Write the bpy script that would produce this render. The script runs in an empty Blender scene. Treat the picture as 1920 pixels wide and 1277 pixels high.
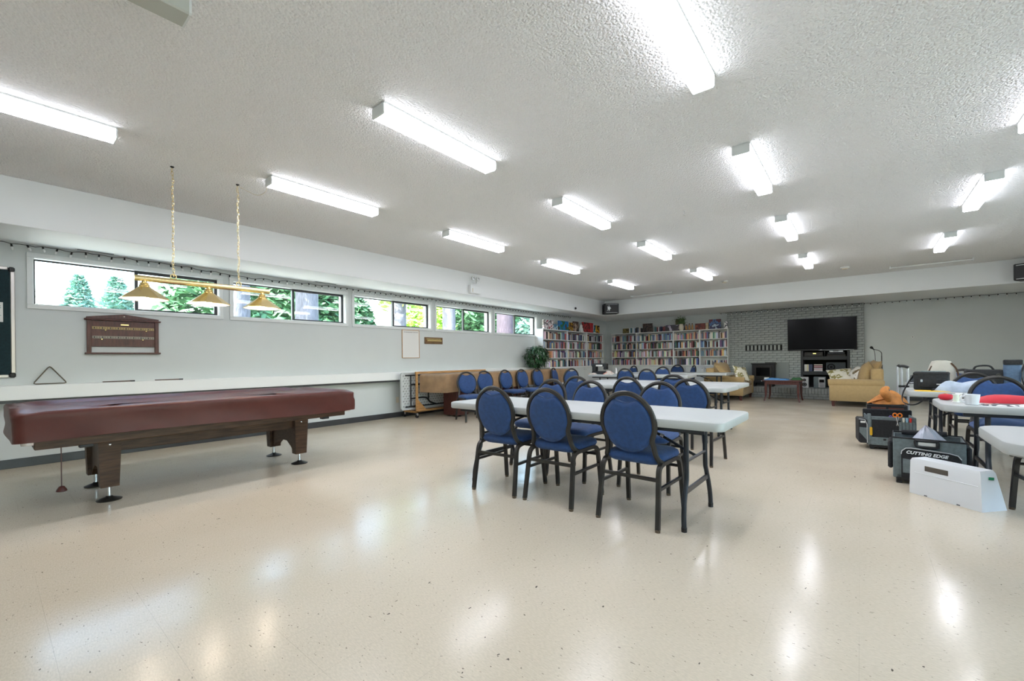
import bpy, math, random
from mathutils import Vector, Matrix
from math import sin, cos, pi, radians as R
random.seed(7)
SC = bpy.context.scene
COL = SC.collection
# ------------------------------------------------------------------ camera
CAM_H = 1.137
cd = bpy.data.cameras.new('camera'); cam = bpy.data.objects.new('camera', cd); COL.objects.link(cam)
cd.sensor_width = 36; cd.lens = 805.9 / 1920 * 36; cd.shift_y = 35.5 / 1920
cd.clip_start = .05; cd.clip_end = 400
cam.matrix_world = Matrix.Translation((0, 0, CAM_H)) @ Matrix.Rotation(.68162, 4, 'Z') @ Matrix.Rotation(pi / 2, 4, 'X') @ Matrix.Rotation(-.01165, 4, 'Z')
SC.camera = cam
# ------------------------------------------------------------------ world, sun, exposure
SC.view_settings.view_transform = 'Standard'
SC.view_settings.look = 'None'
SC.view_settings.gamma = 1
SC.view_settings.use_curve_mapping = False
SC.view_settings.exposure = 0.92
LAMP = 18.5          # radiance of the fluorescent diffusers
w = bpy.data.worlds.new('world'); SC.world = w; w.use_nodes = True
wn = w.node_tree.nodes; wl = w.node_tree.links
sky = wn.new('ShaderNodeTexSky'); sky.sky_type = 'NISHITA'; sky.sun_disc = False
sky.sun_elevation = R(48); sky.sun_rotation = R(180); sky.air_density = 1.3; sky.dust_density = 2.5
wl.new(sky.outputs[0], wn['Background'].inputs[0]); wn['Background'].inputs[1].default_value = 1.5
sd = bpy.data.lights.new('sun', 'SUN'); sd.energy = 20.0; sd.angle = R(.6); sd.color = (1, .96, .88)
sun = bpy.data.objects.new('sun', sd); COL.objects.link(sun)
sun.rotation_euler = Vector((0, .72, -.69)).to_track_quat('-Z', 'Y').to_euler()

# ------------------------------------------------------------------ materials
MATS = {}
def mat(name, col=(.8, .8, .8), rough=.5, metal=0., spec=.5, noise=0., nscale=8., bump=0., bscale=40., coat=0., emit=None, estr=0., nstretch=None, objcol=False, col2=None, sheen=0.):
    m = bpy.data.materials.new(name); m.use_nodes = True
    nt = m.node_tree; N = nt.nodes; L = nt.links; b = N['Principled BSDF']
    b.inputs['Roughness'].default_value = rough; b.inputs['Metallic'].default_value = metal
    b.inputs['Specular IOR Level'].default_value = spec
    b.inputs['Coat Weight'].default_value = coat
    if sheen: b.inputs['Sheen Weight'].default_value = sheen
    b.inputs['Base Color'].default_value = (*col, 1)
    if emit:
        b.inputs['Emission Color'].default_value = (*emit, 1); b.inputs['Emission Strength'].default_value = estr
    tc = None
    def coord(stretch):
        t = N.new('ShaderNodeTexCoord'); mp = N.new('ShaderNodeMapping'); L.new(t.outputs['Object'], mp.inputs[0])
        mp.inputs['Scale'].default_value = stretch or (1, 1, 1); return mp.outputs[0]
    if objcol:
        oi = N.new('ShaderNodeObjectInfo'); L.new(oi.outputs['Color'], b.inputs['Base Color'])
    elif noise > 0 or col2:
        n = N.new('ShaderNodeTexNoise'); n.inputs['Scale'].default_value = nscale; n.inputs['Detail'].default_value = 6
        L.new(coord(nstretch), n.inputs['Vector'])
        r = N.new('ShaderNodeValToRGB'); e = r.color_ramp.elements
        e[0].position = .32; e[1].position = .68
        c2 = col2 or tuple(min(1, c * (1 + noise)) for c in col)
        c1 = col if col2 else tuple(c * (1 - noise) for c in col)
        e[0].color = (*c1, 1); e[1].color = (*c2, 1)
        L.new(n.outputs['Fac'], r.inputs[0]); L.new(r.outputs[0], b.inputs['Base Color'])
    if bump > 0:
        n = N.new('ShaderNodeTexNoise'); n.inputs['Scale'].default_value = bscale; n.inputs['Detail'].default_value = 4
        L.new(coord(None), n.inputs['Vector'])
        bp = N.new('ShaderNodeBump'); bp.inputs['Strength'].default_value = bump; bp.inputs['Distance'].default_value = .01
        L.new(n.outputs['Fac'], bp.inputs['Height']); L.new(bp.outputs[0], b.inputs['Normal'])
    MATS[name] = m
    return m
def srgb(r, g, b):
    f = lambda c: (c / 255 / 12.92) if c <= 10 else ((c / 255 + .055) / 1.055) ** 2.4
    return (f(r), f(g), f(b))

M_wall = mat('wall_paint', (.64, .68, .67), .75, noise=.02, nscale=2, bump=.05, bscale=120)
M_white = mat('white_paint', (.86, .885, .88), .55, bump=.03, bscale=90)
M_trim = mat('trim_paint', (.74, .77, .76), .45)
M_base_shade = mat('baseboard_rubber_and_shade', (.045, .047, .05), .35, noise=.2, nscale=3)  # baseboards and toe kicks, also the painted shadow under the ledge
M_bronze = mat('window_frame_bronze', (.02, .022, .024), .4)
M_black = mat('black_plastic', (.012, .012, .013), .45)
M_blackfab = mat('black_fabric', (.016, .017, .019), .85, noise=.3, nscale=60, bump=.2, bscale=300)
M_charcoal = mat('charcoal_metal', (.030, .028, .025), .38, metal=.35)
M_steel = mat('steel_grey', (.032, .036, .042), .32, metal=.5)
M_chrome = mat('chrome', (.75, .76, .78), .16, metal=1)
M_brass = mat('brass', (.86, .70, .36), .26, metal=1, noise=.06, nscale=3)
M_blue = mat('blue_upholstery', (.013, .050, .165), .75, noise=.16, nscale=30, bump=.15, bscale=400, sheen=.1)
M_table = mat('white_table_plastic', (.42, .438, .432), .45, bump=.05, bscale=220)
M_tabled = mat('grey_table_underside', (.52, .55, .56), .6)
M_vinyl = mat('brown_vinyl', (.085, .023, .018), .40, spec=.3, noise=.12, nscale=5)
M_walnut = mat('walnut_laminate', (.080, .044, .026), .42, spec=.3, noise=.35, nscale=5, nstretch=(12, 1.2, 12))
M_redwood = mat('mahogany', (.085, .024, .018), .35, noise=.35, nscale=6, nstretch=(10, 10, 1.5))
M_pine = mat('pine_wood', (.50, .27, .10), .5, noise=.25, nscale=5, nstretch=(10, 1, 10))
M_tan = mat('tan_cover_cloth', (.30, .185, .095), .62, noise=.2, nscale=6, coat=.1)
M_sofa = mat('mustard_upholstery', (.42, .29, .13), .85, noise=.05, nscale=25, bump=.2, bscale=260, sheen=.2)
M_shelf = mat('bookcase_paint', (.80, .82, .81), .5)
M_paper = mat('paper', (.80, .80, .77), .8)
M_leaf = mat('leaf_green', (.015, .06, .018), .4, noise=.6, nscale=9)
M_grey = mat('grey_nylon', (.155, .19, .195), .8, noise=.15, nscale=40, bump=.15, bscale=350)
M_greyd = mat('dark_grey_nylon', (.05, .058, .065), .8, noise=.15, nscale=40)
M_case = mat('white_case_plastic', (.74, .76, .78), .38)
M_red = mat('red_fabric', (.55, .012, .03), .6, noise=.1, nscale=12)
M_objcol = mat('painted_in_own_colour', (.5, .5, .5), .55, objcol=True)
M_screen = mat('screen_black', (.003, .003, .004), .16, spec=.18)
M_cream = mat('cream_plastic', (.72, .67, .55), .45)
M_orange = mat('orange_cloth', (.52, .20, .045), .75, noise=.25, nscale=14, bump=.3, bscale=30)
M_lamp = mat('lit_diffuser', (.9, .9, .9), .4, emit=(.955, .965, 1.065), estr=LAMP)
M_lampside = mat('lit_diffuser_side', (.9, .9, .9), .4, emit=(.955, .965, 1.065), estr=LAMP * .19)
M_off = mat('unlit_diffuser', (.50, .52, .47), .35)
M_bulb = mat('pendant_bulb', (1, .95, .85), .4, emit=(1, .84, .68), estr=60)
M_shadein = mat('shade_white_inside', (.88, .84, .78), .5)
M_tinyglow = mat('string_bulb_glass', (.85, .86, .85), .15)
M_dark = mat('dark_void', (.004, .004, .004), .8)

def glass_mat():
    m = bpy.data.materials.new('window_glass'); m.use_nodes = True
    nt = m.node_tree; N = nt.nodes; L = nt.links
    for n in list(N):
        if n.type == 'BSDF_PRINCIPLED': N.remove(n)
    t = N.new('ShaderNodeBsdfTransparent'); t.inputs[0].default_value = (.93, .97, .96, 1)
    g = N.new('ShaderNodeBsdfGlossy'); g.inputs['Roughness'].default_value = .02
    lw = N.new('ShaderNodeLayerWeight'); lw.inputs[0].default_value = .5
    pw = N.new('ShaderNodeMath'); pw.operation = 'POWER'; pw.inputs[1].default_value = 5; L.new(lw.outputs['Facing'], pw.inputs[0])
    f = N.new('ShaderNodeMath'); f.operation = 'MULTIPLY_ADD'; f.inputs[1].default_value = .85; f.inputs[2].default_value = .04; L.new(pw.outputs[0], f.inputs[0])
    x = N.new('ShaderNodeMixShader'); L.new(f.outputs[0], x.inputs[0]); L.new(t.outputs[0], x.inputs[1]); L.new(g.outputs[0], x.inputs[2])
    L.new(x.outputs[0], N['Material Output'].inputs[0]); return m
M_glass = glass_mat()

def floor_mat():
    m = bpy.data.materials.new('speckled_vinyl_floor'); m.use_nodes = True
    nt = m.node_tree; N = nt.nodes; L = nt.links; b = N['Principled BSDF']
    tc = N.new('ShaderNodeTexCoord')
    def noise(scale, detail=3, stretch=(1, 1, 1), rot=0):
        mp = N.new('ShaderNodeMapping'); mp.inputs['Scale'].default_value = stretch; mp.inputs['Rotation'].default_value = (0, 0, rot)
        L.new(tc.outputs['Object'], mp.inputs[0])
        n = N.new('ShaderNodeTexNoise'); n.inputs['Scale'].default_value = scale; n.inputs['Detail'].default_value = detail
        L.new(mp.outputs[0], n.inputs['Vector']); return n.outputs['Fac']
    def ramp(src, p0, p1, c0, c1):
        r = N.new('ShaderNodeValToRGB'); e = r.color_ramp.elements
        e[0].position = p0; e[1].position = p1; e[0].color = (*c0, 1); e[1].color = (*c1, 1); L.new(src, r.inputs[0]); return r.outputs[0]
    def mix(fac, a, bb, mode='MIX'):
        x = N.new('ShaderNodeMix'); x.data_type = 'RGBA'; x.blend_type = mode
        if isinstance(fac, float): x.inputs[0].default_value = fac
        else: L.new(fac, x.inputs[0])
        for s, i in ((a, 6), (bb, 7)):
            if isinstance(s, tuple): x.inputs[i].default_value = (*s, 1)
            else: L.new(s, x.inputs[i])
        return x.outputs[2]
    base = ramp(noise(1.1, 4), .3, .7, (.585, .51, .395), (.635, .56, .445))
    fine = ramp(noise(55, 3, (1, 3.2, 1), .5), .40, .62, (.93, .93, .92), (1.03, 1.03, 1.03))
    base = mix(1.0, base, fine, 'MULTIPLY')
    # small dark chips scattered in the vinyl, stretched along their own direction
    for sc, rot, th, c, st in ((30, .5, .722, (.20, .165, .13), (1, 2.6, 1)), (21, -.4, .75, (.10, .085, .07), (2.4, 1, 1)), (44, 1.2, .715, (.30, .255, .20), (1, 2.0, 1))):
        k = N.new('ShaderNodeMath'); k.operation = 'GREATER_THAN'; k.inputs[1].default_value = th
        L.new(noise(sc, 2, st, rot), k.inputs[0])
        base = mix(k.outputs[0], base, c)
    # thin joints of the 12 inch tiles, a few of them dirtier than the rest
    br = N.new('ShaderNodeTexBrick'); br.offset = 0; br.inputs['Scale'].default_value = 1
    br.inputs['Brick Width'].default_value = .305; br.inputs['Row Height'].default_value = .305; br.inputs['Mortar Size'].default_value = .0012
    br.inputs['Mortar Smooth'].default_value = .3
    mp = N.new('ShaderNodeMapping'); mp.inputs['Location'].default_value = (.015, -.17, 0); L.new(tc.outputs['Object'], mp.inputs[0]); L.new(mp.outputs[0], br.inputs['Vector'])
    f = N.new('ShaderNodeMath'); f.operation = 'MULTIPLY'; L.new(br.outputs['Fac'], f.inputs[0])
    L.new(ramp(noise(.9, 2), .45, .62, (.02, .02, .02), (.28, .28, .28)), f.inputs[1])
    base = mix(f.outputs[0], base, (.22, .19, .15))
    L.new(base, b.inputs['Base Color'])
    rr = ramp(noise(1.7, 5), .3, .75, (.13, .13, .13), (.24, .24, .24)); L.new(rr, b.inputs['Roughness'])
    b.inputs['Specular IOR Level'].default_value = .22
    bp = N.new('ShaderNodeBump'); bp.inputs['Strength'].default_value = .10; bp.inputs['Distance'].default_value = .02
    L.new(noise(3.2, 2), bp.inputs['Height']); L.new(bp.outputs[0], b.inputs['Normal'])
    return m
M_floor = floor_mat()

def ceiling_mat():
    m = bpy.data.materials.new('popcorn_ceiling'); m.use_nodes = True
    nt = m.node_tree; N = nt.nodes; L = nt.links; b = N['Principled BSDF']
    b.inputs['Base Color'].default_value = (.93, .935, .925, 1); b.inputs['Roughness'].default_value = .9; b.inputs['Specular IOR Level'].default_value = .2
    tc = N.new('ShaderNodeTexCoord')
    v = N.new('ShaderNodeTexVoronoi'); v.inputs['Scale'].default_value = 62; L.new(tc.outputs['Object'], v.inputs['Vector'])
    n = N.new('ShaderNodeTexNoise'); n.inputs['Scale'].default_value = 95; n.inputs['Detail'].default_value = 3; L.new(tc.outputs['Object'], n.inputs['Vector'])
    s = N.new('ShaderNodeMath'); s.operation = 'SUBTRACT'; L.new(n.outputs['Fac'], s.inputs[0]); L.new(v.outputs['Distance'], s.inputs[1])
    bp = N.new('ShaderNodeBump'); bp.inputs['Strength'].default_value = .85; bp.inputs['Distance'].default_value = .012
    L.new(s.outputs[0], bp.inputs['Height']); L.new(bp.outputs[0], b.inputs['Normal'])
    return m
M_ceil = ceiling_mat()

# ------------------------------------------------------------------ mesh helpers
class MB:
    def __init__(s): s.v = []; s.f = []; s.mi = []; s.m = 0
    def add(s, vs, fs, M=None):
        o = len(s.v)
        s.v += [tuple(M @ Vector(p)) for p in vs] if M is not None else [tuple(p) for p in vs]
        s.f += [tuple(i + o for i in f) for f in fs]; s.mi += [s.m] * len(fs); return s
    def box(s, x0, x1, y0, y1, z0, z1, M=None):
        vs = [(x, y, z) for z in (z0, z1) for y in (y0, y1) for x in (x0, x1)]
        return s.add(vs, [(0, 2, 3, 1), (4, 5, 7, 6), (0, 1, 5, 4), (2, 6, 7, 3), (0, 4, 6, 2), (1, 3, 7, 5)], M)
    def cbox(s, x0, x1, y0, y1, z0, z1, c=.004, M=None):
        c = min(c, (x1 - x0) * .45, (y1 - y0) * .45, (z1 - z0) * .45)
        X = (x0, x1); Y = (y0, y1); Z = (z0, z1); vs = []; ix = {}
        for i in (0, 1):
            for j in (0, 1):
                for k in (0, 1):
                    dx, dy, dz = (c, -c)[i], (c, -c)[j], (c, -c)[k]
                    for a, p in (('x', (X[i], Y[j] + dy, Z[k] + dz)), ('y', (X[i] + dx, Y[j], Z[k] + dz)), ('z', (X[i] + dx, Y[j] + dy, Z[k]))):
                        ix[i, j, k, a] = len(vs); vs.append(p)
        fs = []
        for i in (0, 1):
            q = [ix[i, j, k, 'x'] for j, k in ((0, 0), (1, 0), (1, 1), (0, 1))]; fs.append(tuple(q if i else q[::-1]))
            q = [ix[j, i, k, 'y'] for j, k in ((0, 0), (1, 0), (1, 1), (0, 1))]; fs.append(tuple(q[::-1] if i else q))
            q = [ix[j, k, i, 'z'] for j, k in ((0, 0), (1, 0), (1, 1), (0, 1))]; fs.append(tuple(q if i else q[::-1]))
        for i in (0, 1):
            for j in (0, 1):
                e = [ix[i, j, 0, 'x'], ix[i, j, 0, 'y'], ix[i, j, 1, 'y'], ix[i, j, 1, 'x']]; fs.append(tuple(e if (i == j) else e[::-1]))
                e = [ix[i, 0, j, 'x'], ix[i, 0, j, 'z'], ix[i, 1, j, 'z'], ix[i, 1, j, 'x']]; fs.append(tuple(e[::-1] if (i == j) else e))
                e = [ix[0, i, j, 'y'], ix[0, i, j, 'z'], ix[1, i, j, 'z'], ix[1, i, j, 'y']]; fs.append(tuple(e if (i == j) else e[::-1]))
                for k in (0, 1):
                    t = [ix[i, j, k, 'x'], ix[i, j, k, 'y'], ix[i, j, k, 'z']]; fs.append(tuple(t if (i + j + k) % 2 else t[::-1]))
        return s.add(vs, fs, M)
    def tube(s, pts, r, n=8, closed=False, M=None, rz=None, cap=True):
        # r: radius or list; rz: flattening (second radius)
        P = [Vector(p) for p in pts]; k = len(P); vs = []; fs = []
        rs = r if isinstance(r, (list, tuple)) else [r] * k
        up = None
        for i, p in enumerate(P):
            if closed: t = P[(i + 1) % k] - P[i - 1]
            else: t = P[min(i + 1, k - 1)] - P[max(i - 1, 0)]
            t = t.normalized() if t.length > 1e-9 else Vector((0, 0, 1))
            if up is None:
                a = Vector((0, 0, 1)) if abs(t.z) < .9 else Vector((1, 0, 0)); up = (a - t * a.dot(t)).normalized()
            else:
                up = up - t * up.dot(t); up = up.normalized() if up.length > 1e-6 else t.orthogonal().normalized()
            sd_ = t.cross(up)
            for j in range(n):
                a = 2 * pi * (j + .5) / n
                vs.append(p + up * (cos(a) * rs[i]) + sd_ * (sin(a) * (rs[i] if rz is None else rz)))
        m = k if closed else k - 1
        for i in range(m):
            for j in range(n):
                a, b = i * n + j, i * n + (j + 1) % n; c_, d = ((i + 1) % k) * n + (j + 1) % n, ((i + 1) % k) * n + j
                fs.append((a, b, c_, d))
        if not closed and cap:
            fs.append(tuple(range(n))[::-1]); fs.append(tuple((k - 1) * n + j for j in range(n)))
        return s.add(vs, fs, M)
    def lathe(s, prof, n=20, M=None, cap=True):
        vs = [(r * cos(2 * pi * j / n), r * sin(2 * pi * j / n), z) for r, z in prof for j in range(n)]
        fs = [(i * n + j, i * n + (j + 1) % n, (i + 1) * n + (j + 1) % n, (i + 1) * n + j) for i in range(len(prof) - 1) for j in range(n)]
        if cap:
            fs.append(tuple(range(n))[::-1]); fs.append(tuple((len(prof) - 1) * n + j for j in range(n)))
        return s.add(vs, fs, M)
    def prism(s, poly, z0, z1, M=None):
        n = len(poly); vs = [(x, y, z0) for x, y in poly] + [(x, y, z1) for x, y in poly]
        fs = [tuple(range(n))[::-1], tuple(range(n, 2 * n))] + [(i, (i + 1) % n, n + (i + 1) % n, n + i) for i in range(n)]
        return s.add(vs, fs, M)
    def loft(s, rings, M=None, cap=True):
        n = len(rings[0]); vs = [p for r in rings for p in r]
        fs = [(i * n + j, i * n + (j + 1) % n, (i + 1) * n + (j + 1) % n, (i + 1) * n + j) for i in range(len(rings) - 1) for j in range(n)]
        if cap:
            fs.append(tuple(range(n))[::-1]); fs.append(tuple((len(rings) - 1) * n + j for j in range(n)))
        return s.add(vs, fs, M)
    def grid(s, fn, nu, nv, M=None, closed=False):
        vs = [fn(i / nu, j / nv) for i in range(nu + 1) for j in range(nv + 1)]; w_ = nv + 1
        return s.add(vs, [(i * w_ + j, (i + 1) * w_ + j, (i + 1) * w_ + j + 1, i * w_ + j + 1) for i in range(nu) for j in range(nv)], M)
    def mesh(s, name, mats, smooth=35):
        me = bpy.data.meshes.new(name); me.from_pydata(s.v, [], s.f)
        for m in (mats if isinstance(mats, (list, tuple)) else [mats]): me.materials.append(m)
        if any(s.mi): me.polygons.foreach_set('material_index', s.mi)
        if smooth:
            me.polygons.foreach_set('use_smooth', [True] * len(me.polygons))
            try: me.set_sharp_from_angle(angle=R(smooth))
            except Exception: pass
        me.update(); return me
def obj(name, me, parent=None, loc=None, rz=0, rot=None, scale=None, color=None):
    o = bpy.data.objects.new(name, me); COL.objects.link(o)
    if parent is not None: o.parent = parent
    if loc: o.location = loc
    if rot: o.rotation_euler = rot
    elif rz: o.rotation_euler = (0, 0, rz)
    if scale: o.scale = scale
    if color: o.color = (*color, 1)
    return o
def part(name, mb, mats, parent, smooth=35, **k): return obj(name, mb.mesh(name, mats, smooth), parent, **k)
def tag(o, label, cat, group=None):
    o['label'] = label; o['category'] = cat
    if group: o['group'] = group
    return o
def thing(name, label, cat, loc=(0, 0, 0), rz=0, group=None, rot=None):
    o = obj(name, None, None, loc, rz, rot); o.empty_display_size = .05; return tag(o, label, cat, group)
def single(name, mb, mats, label, cat, group=None, smooth=35, **k): return tag(part(name, mb, mats, None, smooth, **k), label, cat, group)
def struct(name, mb, mats, label, parent=None, smooth=0):
    o = part(name, mb, mats, parent, smooth)
    if parent is None: o['kind'] = 'structure'; o['label'] = label; o['category'] = name.split('_')[0]
    return o
def dup(root, loc, rz, label=None, group=None):
    def cp(o, par):
        c_ = o.copy(); COL.objects.link(c_); c_.parent = par
        for ch in list(o.children): cp(ch, c_)
        return c_
    r = cp(root, None); r.location = loc; r.rotation_euler = (0, 0, rz)
    if label: r['label'] = label
    if group: r['group'] = group
    return r
def smooth_path(pts, k=4, closed=False):
    P = [Vector(p) for p in pts]; n = len(P); out = []
    for i in range(n if closed else n - 1):
        if closed: a, b, c_, d = P[i - 1], P[i], P[(i + 1) % n], P[(i + 2) % n]
        else: a, b, c_, d = P[max(i - 1, 0)], P[i], P[i + 1], P[min(i + 2, n - 1)]
        for j in range(k):
            t = j / k
            out.append(.5 * ((2 * b) + (c_ - a) * t + (2 * a - 5 * b + 4 * c_ - d) * t * t + (3 * b - a - 3 * c_ + d) * t ** 3))
    if not closed: out.append(P[-1])
    return out
def rrect(x0, x1, y0, y1, r, k=4):
    out = []
    for cx, cy, a0 in ((x1 - r, y1 - r, 0), (x0 + r, y1 - r, pi / 2), (x0 + r, y0 + r, pi), (x1 - r, y0 + r, 3 * pi / 2)):
        out += [(cx + r * cos(a0 + pi / 2 * i / k), cy + r * sin(a0 + pi / 2 * i / k)) for i in range(k + 1)]
    return out
def slab(mb, x0, x1, y0, y1, z0, z1, r=.03, e=.008, M=None, k=4):
    rg = lambda d, z: [(x, y, z) for x, y in rrect(x0 + d, x1 - d, y0 + d, y1 - d, max(r - d, .001), k)]
    mb.loft([rg(e, z0), rg(0, z0 + e), rg(0, z1 - e), rg(e * .3, z1 - e * .3), rg(e, z1)], M); return mb
def pillow(mb, w_, d, h, M=None, n=10, p=2.6):
    # soft square cushion, centred
    def fn(sign):
        def g(u, v):
            x = 2 * u - 1; y = 2 * v - 1
            t = max(0, (1 - abs(x) ** p)) ** .5 * max(0, (1 - abs(y) ** p)) ** .5
            px = x * (1 - .10 * (1 - y * y)); py = y * (1 - .10 * (1 - x * x))
            return (px * w_ / 2, py * d / 2, sign * t * h / 2)
        return g
    mb.grid(fn(-1), n, n, M); mb.grid(lambda u, v: fn(1)(1 - u, v), n, n, M); return mb
# ------------------------------------------------------------------ room shell
XL, XR, YB, YF, ZC, ZS = -7.285, 3.98, 14.5, -2.6, 2.965, 2.5
XS, YS, XSR = -6.37, 12.6, 3.07
struct('floor', MB().box(XL - .3, XR + .3, YF - .3, YB + .6, -.15, 0), M_floor, 'speckled beige vinyl tile floor')
struct('ceiling', MB().box(XL - .6, XR + .3, YF - .3, YB + .6, ZC, ZC + .25), M_ceil, 'white popcorn textured ceiling')
WIN = [(.32, 2.24), (2.322, 4.225), (4.302, 6.208), (6.288, 8.186), (8.243, 10.155)]
WZ0, WZ1, CAS = 1.775, 2.41, .05
b = MB(); X0 = XL - .22
b.box(X0, XL, YF - .3, YB + .6, -.3, WZ0 + CAS); b.box(X0, XL, YF - .3, YB + .6, WZ1 - CAS, ZC + .01)
ys = [YF - .3] + [v for a, c_ in WIN for v in (a + CAS, c_ - CAS)] + [YB + .6]
for i in range(0, len(ys), 2): b.box(X0, XL, ys[i], ys[i + 1], WZ0 + CAS, WZ1 - CAS)
struct('wall_left', b, M_wall, 'pale grey wall with a row of high windows')
BX0, BX1 = -3.17, .075
b = MB(); b.box(XL, BX0, YB, YB + .2, -.1, ZC); b.box(BX1, XR, YB, YB + .2, -.1, ZC)
struct('wall_back', b, M_wall, 'plain grey wall at the far end of the hall')
RW = [(-1.9, .1), (.6, 2.6), (3.1, 5.1), (6.4, 8.4)]; RZ0, RZ1 = .85, 2.25
b = MB(); b.box(XR, XR + .2, YF - .2, YB + .2, -.1, RZ0); b.box(XR, XR + .2, YF - .2, YB + .2, RZ1, ZC + .01)
ys = [YF - .2] + [v for q in RW for v in q] + [YB + .2]
for i in range(0, len(ys), 2): b.box(XR, XR + .2, ys[i], ys[i + 1], RZ0, RZ1)
struct('wall_right', b, M_wall, 'grey wall with daylight windows on the right, out of view')
for i, (a, c_) in enumerate(RW):
    b = MB()
    for q in ((a - .05, c_ + .05, RZ1, RZ1 + .05), (a - .05, c_ + .05, RZ0 - .05, RZ0), (a - .05, a, RZ0, RZ1), (c_, c_ + .05, RZ0, RZ1)): b.cbox(XR - .018, XR, *q, .004)
    wdw = struct('window_%d' % (i + 6), b, M_trim, 'white cased window of the right wall')
    fr = MB()
    for q in ((a, c_, RZ1 - .04, RZ1), (a, c_, RZ0, RZ0 + .04), (a, a + .04, RZ0 + .04, RZ1 - .04), (c_ - .04, c_, RZ0 + .04, RZ1 - .04), ((a + c_) / 2 - .02, (a + c_) / 2 + .02, RZ0 + .04, RZ1 - .04)): fr.cbox(XR + .06, XR + .10, *q, .003)
    part('sash', fr, M_bronze, wdw, 0)
    for p, q in ((a + .03, (a + c_) / 2 - .01), ((a + c_) / 2 + .01, c_ - .03)): part('pane', MB().box(XR + .078, XR + .082, p, q, RZ0 + .03, RZ1 - .03), M_glass, wdw, 0)
struct('wall_front', MB().box(XL, XR, YF - .2, YF, -.1, ZC), M_wall, 'plain grey wall behind the camera')
struct('trim_1', MB().cbox(XL, XS, YF, YB, ZS, ZC, .004), M_white, 'white boxed soffit along the window wall')
struct('trim_2', MB().cbox(XS, XSR, YS, YB, ZS, ZC, .004), M_white, 'white boxed soffit along the far wall')
struct('trim_3', MB().cbox(XSR, XR, YF, YB, ZS, ZC, .004), M_white, 'white boxed soffit along the right wall')
b = MB().cbox(XL, XL + .15, YF, 10.0, .755, .912, .004); b.m = 1; b.box(XL, XL + .13, YF, 10.0, .722, .754)  # second box is the ledge's shadow, put in as a dark strip
struct('trim_4', b, [M_white, M_base_shade], 'white boxed ledge running below the windows, shadow painted under it')
struct('baseboard_left', MB().cbox(XL, XL + .012, YF, 10.0, 0, .10, .003), M_base_shade, 'dark rubber baseboard under the windows')
struct('baseboard_back', MB().cbox(BX1, XR, YB - .012, YB, 0, .10, .003), M_base_shade, 'dark rubber baseboard of the far wall')
struct('baseboard_right', MB().cbox(XR - .012, XR, YF, YB, 0, .10, .003), M_base_shade, 'dark rubber baseboard of the right wall')

WL = ['first window from the left, behind the pendant lamp', 'second window, thick trunk behind its right pane', 'third window, above the framed white sheet',
      'fourth window, narrow trunk in its left pane', 'fifth and farthest window, dark trunk in its left pane']
for i, (y0, y1) in enumerate(WIN):
    b = MB()
    xo, xi = XL, XL + .018
    b.cbox(xo, xi, y0, y1, WZ1 - CAS, WZ1, .004); b.cbox(xo, xi, y0, y1, WZ0, WZ0 + CAS, .004)
    b.cbox(xo, xi, y0, y0 + CAS, WZ0 + CAS, WZ1 - CAS, .004); b.cbox(xo, xi, y1 - CAS, y1, WZ0 + CAS, WZ1 - CAS, .004)
    # reveal lining
    g0, g1, z0, z1 = y0 + CAS, y1 - CAS, WZ0 + CAS, WZ1 - CAS
    b.box(XL - .2, XL, g0, g0 + .006, z0, z1); b.box(XL - .2, XL, g1 - .006, g1, z0, z1); b.box(XL - .2, XL, g0, g1, z0, z0 + .006); b.box(XL - .2, XL, g0, g1, z1 - .006, z1)
    wdw = struct('window_%d' % (i + 1), b, M_trim, 'white cased sliding ' + WL[i])
    g0 += .006; g1 -= .006; z0 += .006; z1 -= .006
    ym = y0 + .94; t = .026
    def frame(a, c_, zz0, zz1, x0, x1, t0):
        m = MB(); m.cbox(x0, x1, a, c_, zz1 - t0, zz1, .003); m.cbox(x0, x1, a, c_, zz0, zz0 + t0 * .7, .003)
        m.cbox(x0, x1, a, a + t0, zz0 + t0 * .7, zz1 - t0, .003); m.cbox(x0, x1, c_ - t0, c_, zz0 + t0 * .7, zz1 - t0, .003); return m
    part('fixed_sash', frame(g0, ym + .02, z0, z1, XL - .125, XL - .10, .016), M_bronze, wdw, 0)
    part('sliding_sash', frame(ym, g1, z0, z1, XL - .10, XL - .065, .036), M_bronze, wdw, 0)
    part('pane', MB().box(XL - .114, XL - .110, g0 + .012, ym + .01, z0 + .01, z1 - .012), M_glass, wdw, 0)
    part('pane', MB().box(XL - .085, XL - .081, ym + .03, g1 - .03, z0 + .02, z1 - .03), M_glass, wdw, 0)
    part('latch', MB().cbox(XL - .066, XL - .055, ym + .008, ym + .026, z0 + .22, z0 + .28, .003), M_black, wdw, 0)

# ------------------------------------------------------------------ brick fireplace wall
M_brick = mat('grey_painted_brick', (.38, .41, .40), .6, noise=.14, nscale=14, bump=.35, bscale=60)
M_mortar = mat('grey_painted_mortar', (.15, .165, .16), .8, bump=.3, bscale=90)
NX0, NX1, NZ1, HZ = -1.295, -.225, 1.315, .283
BY = 14.40
b = MB(); b.box(BX0, NX0, BY, YB + .5, 0, ZC); b.box(NX1, BX1, BY, YB + .5, 0, ZC); b.box(NX0, NX1, BY, YB + .5, NZ1, ZC); b.box(NX0, NX1, BY, YB + .5, 0, HZ - .02); b.box(NX0, NX1, YB + .42, YB + .5, HZ, NZ1)
wf = struct('wall_fireplace', b, M_mortar, 'grey painted brick chimney wall behind the television')
def brick_mesh(l, h_, d=.03):
    return MB().cbox(-l / 2, l / 2, -d / 2, d / 2, -h_ / 2, h_ / 2, .0035).mesh('brick', M_brick, 0)
CO = .0677; spots = []
SL0, SL1, SZ0, SZ1 = -2.675, -1.69, 1.318, 1.318 + CO * 2.2
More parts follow.
